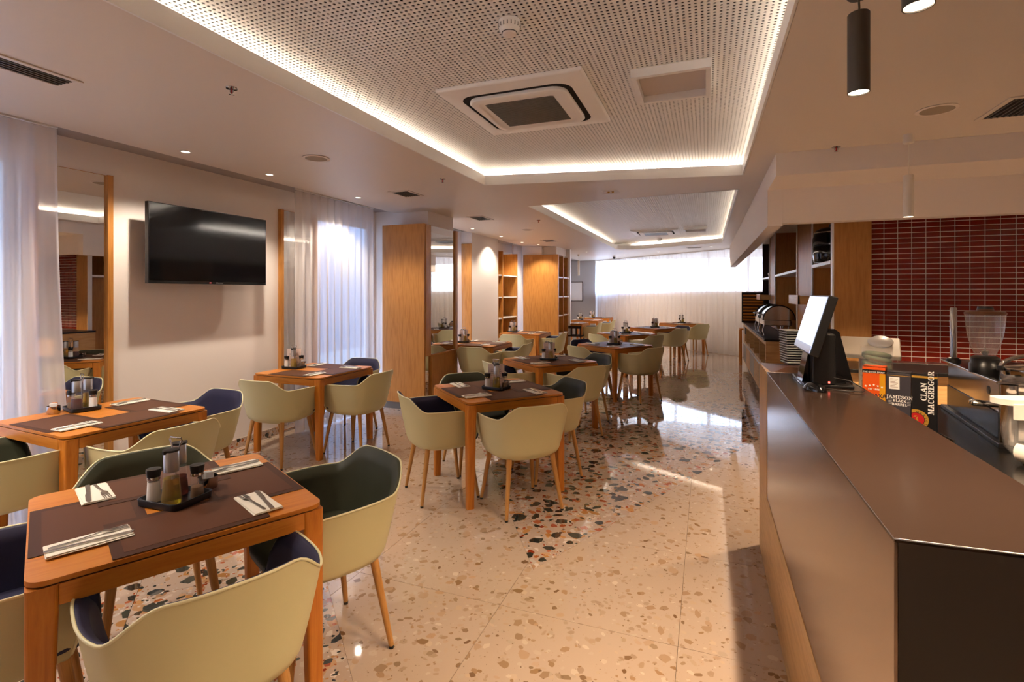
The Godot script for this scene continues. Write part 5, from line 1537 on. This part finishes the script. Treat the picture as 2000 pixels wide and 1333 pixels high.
func tables_and_chairs() -> void:
	var table := make_table()
	var ch := {"n": make_chair(M.navy), "o": make_chair(M.olive)}
	make_small()
	var tint := {"n": "navy", "o": "dark olive"}
	# [x, z, degrees, which table, sides that have chairs (turn in degrees relative to the table: 0 = -z side ...), menu, tray offset]
	var T: Array = [
		[-1.85, -1.335, -26.6, "the lower-left foreground table", [[90, "n", 0.49, 0.0], [0, "o", 0.52, -0.076], [-90, "o", 0.42, 0.0], [180, "n", 0.47, -0.03]], false, 0.02, "full"],
		[-3.57, -2.13, -4.0, "the table by the nearest curtain", [[90, "n", 0.50, 0.0], [0, "n", 0.50, -0.05], [180, "o", 0.50, 0.05]], false, -0.28, "wall"],
		[-3.67, -4.11, 0.0, "the table beside the second mirror", [[90, "n", 0.50, 0.0], [0, "n", 0.50, 0.0], [180, "n", 0.50, 0.05]], true, -0.28, "wall"],
		[-1.58, -3.80, 47.0, "the table before the mirrored pillar", [[180, "o", 0.47, -0.02], [-90, "n", 0.46, 0.0], [90, "o", 0.46, 0.0], [0, "o", 0.46, 0.0]], true, 0.0, "full"],
		[-1.70, -5.68, 50.0, "the second middle-row table", [[180, "n", 0.48, 0.0], [90, "o", 0.48, 0.0], [-90, "n", 0.48, 0.0]], true, 0.0, "full"],
		[-1.29, -7.72, 55.0, "the third middle-row table", [[180, "n", 0.48, 0.0], [-90, "n", 0.48, 0.0], [0, "n", 0.48, 0.0]], true, 0.0, "full"],
		[-3.28, -7.20, 0.0, "the table by the white pier", [[180, "n", 0.46, 0.22], [90, "n", 0.50, 0.0]], true, -0.26, "wall"],
		[-3.31, -9.45, 0.0, "the table under the open shelves", [[180, "n", 0.50, 0.0], [90, "n", 0.50, 0.0]], true, -0.26, "wall"],
		[-1.44, -9.90, 52.0, "the fourth middle-row table", [[180, "n", 0.48, 0.0], [-90, "n", 0.48, 0.0]], false, 0.0, "far"],
		[-1.08, -11.85, 50.0, "the fifth middle-row table", [[180, "n", 0.46, 0.0], [90, "n", 0.50, -0.1]], true, 0.0, "far"],
		[-0.60, -13.80, 41.0, "the table against the back curtain", [[180, "n", 0.50, 0.0]], false, 0.0, "far"],
		[-3.30, -12.95, 0.0, "the table past the last pillar", [[90, "n", 0.50, 0.0]], false, -0.2, "far"],
		[-3.22, -14.55, 0.0, "the middle table past the last pillar", [[90, "n", 0.50, 0.0]], false, -0.2, "far"],
		[-3.18, -16.0, 0.0, "the far left corner table", [], true, -0.2, "far"]]
	# turn: the chair's own turn about y is table turn + this; a chair with turn 0 faces -z and stands on the table's +z side
	var side_word := {90: "right-hand", 0: "far", -90: "left-hand", 180: "near"}
	var n_table := 0
	for t: Array in T:
		var ctr := Vector3(t[0], 0, t[1])
		var rot: float = deg_to_rad(t[2])
		var B := Basis.from_euler(Vector3(0, rot, 0))
		var where: String = t[3]
		place(table, ctr, rot, "square oak dining table, " + where, "square dining tables")
		n_table += 1
		for c: Array in t[4]:
			# side direction: 0 = far (-z), 90 = right (+x), -90 = left (-x), 180 = near (+z)
			var dirs := {0: Vector3(0, 0, -1), 90: Vector3(1, 0, 0), -90: Vector3(-1, 0, 0), 180: Vector3(0, 0, 1)}
			var d: Vector3 = B * dirs[c[0]]
			var along := B * Vector3(dirs[c[0]].z, 0, -dirs[c[0]].x)
			var pos: Vector3 = ctr + d * c[2] + along * c[3]
			place(ch[c[1]], pos, atan2(d.x, d.z) + rng.randf_range(-0.02, 0.02), "cream tub chair, %s inside, %s side of %s" % [tint[c[1]], side_word[c[0]], where], "cream tub chairs at the tables")
		var mode: String = t[7]
		var y := 0.7505
		var seats: Array = [180, 90, 0, -90]
		if mode == "wall": seats = [180, 90, 0]
		for s: int in seats:
			var dirs := {0: Vector3(0, 0, -1), 90: Vector3(1, 0, 0), -90: Vector3(-1, 0, 0), 180: Vector3(0, 0, 1)}
			var d: Vector3 = B * dirs[s]
			var face := -d                      # where the guest looks
			var right := Vector3(-face.z, 0, face.x)
			var turn := atan2(d.x, d.z)
			var sw: String = side_word[s]
			var lift := 0.0005 if s == 0 or s == 180 else 0.0024
			place(P.placemat, ctr + d * 0.245 + Vector3(0, y + lift, 0), turn, "brown woven placemat, %s side of %s" % [sw, where], "brown placemats")
			var np := ctr + d * 0.255 + right * 0.215 + Vector3(0, y + 0.0045, 0)
			place(P.napkin, np, turn + 0.05, "folded white napkin, %s side of %s" % [sw, where], "folded napkins")
			place(P.fork, np + right * -0.018 + Vector3(0, 0.0075, 0), turn + 0.14, "steel fork on the napkin, %s side of %s" % [sw, where], "forks on napkins")
			place(P.knife, np + right * 0.02 + Vector3(0, 0.0075, 0), turn - 0.03, "steel knife on the napkin, %s side of %s" % [sw, where], "knives on napkins")
		# condiments
		var off: float = t[6]
		var tc := ctr + B * Vector3(off, 0, 0.0) + Vector3(0, y + 0.0045, 0)
		var ta: float = [0.05, 2.9, 0.1, -0.15, 0.1, -0.1, 0.2, 0.1, 0.0, 0.1, 0.2, 0.1, 0.0, 0.1][n_table - 1]
		var tb := Basis.from_euler(Vector3(0, ta, 0))
		place(P.tray, tc, ta, "black condiment tray with a wire handle on " + where, "condiment trays")
		var f := Vector3(0, 0.0045, 0)
		place(P.salt_shaker, tc + tb * Vector3(-0.055, 0, 0.042) + f, ta, "glass salt shaker with a black cap on " + where, "salt shakers")
		place(P.oil_bottle, tc + tb * Vector3(0.025, 0, 0.037) + f, ta, "glass oil bottle with steel collar on " + where, "oil bottles")
		place(P.vinegar_bottle, tc + tb * Vector3(-0.03, 0, -0.037) + f, ta + PI, ("glass bottle of red oil with steel collar on " if n_table == 9 else "glass vinegar bottle with steel collar on ") + where, "vinegar bottles")
		place(P.pepper_shaker, tc + tb * Vector3(0.055, 0, -0.042) + f, ta, "glass pepper shaker with a black cap on " + where, "pepper shakers")
		var sp := tc + tb * Vector3(0.0, -0.001, -0.135)
		if n_table == 2: sp = tc + tb * Vector3(0.02, -0.001, -0.14)
		place(P.sugar, sp, 0.0, "small steel sugar cup beside the tray on " + where, "sugar cups")
		if n_table <= 2:
			rng.seed = 40 + n_table
			for k in 8:
				var a := -0.02 + k * 0.006
				var sm := MB.new().box(Vector3(-0.013, 0.006, -0.001), Vector3(0.013, 0.062, 0.001), 0.0005)
				var so := solo("sugar_packet", sm, M.card_white if k > 1 else M.orange_paper, ("white" if k > 1 else "orange") + " sugar packet, %s from the left in the cup, %s" % [["first", "second", "third", "fourth", "fifth", "sixth", "seventh", "eighth"][k], where], "packet", "sugar packets on " + where)
				so.position = sp + Vector3(a * 0.9 * cos(0.5), 0.002, a * 0.9 * sin(0.5))
				so.rotation = Vector3(rng.randf_range(-0.12, 0.12), 0.9 + rng.randf_range(-0.25, 0.25), rng.randf_range(-0.15, 0.15))
		if t[5]:
			var toward := (Vector3.ZERO - tc)
			var yaw := atan2(toward.x, toward.z) + 0.1
			place(P.menu, tc + Vector3(toward.x, 0, toward.z).normalized() * -0.005 + f, yaw, "upright menu card in clear plastic on " + where, "menu cards")
	var dc := thing("wooden_chair", "dark brown wooden chair with a slatted back past the last pillar", "chair", Vector3(-3.08, 0, -12.62))
	part("seat", MB.new().box(Vector3(-0.2, 0.44, -0.2), Vector3(0.2, 0.47, 0.2), 0.008), M.groove, dc)
	for sx: int in [-1, 1]:
		part("leg", MB.new().tube([Vector3(sx * 0.18, 0, -0.18), Vector3(sx * 0.17, 0.45, -0.17)], 0.016, 8, false, 0.019), M.groove, dc)
		part("leg", MB.new().tube([Vector3(sx * 0.18, 0, 0.20), Vector3(sx * 0.17, 0.45, 0.18), Vector3(sx * 0.17, 0.70, 0.21)], 0.016, 8, false, 0.015), M.groove, dc)
		part("back_slat", MB.new().box(Vector3(sx * 0.06 - 0.02, 0.46, 0.185), Vector3(sx * 0.06 + 0.02, 0.69, 0.2), 0.003), M.groove, dc)
	part("top_rail", MB.new().box(Vector3(-0.19, 0.64, 0.185), Vector3(0.19, 0.71, 0.215), 0.008), M.groove, dc)
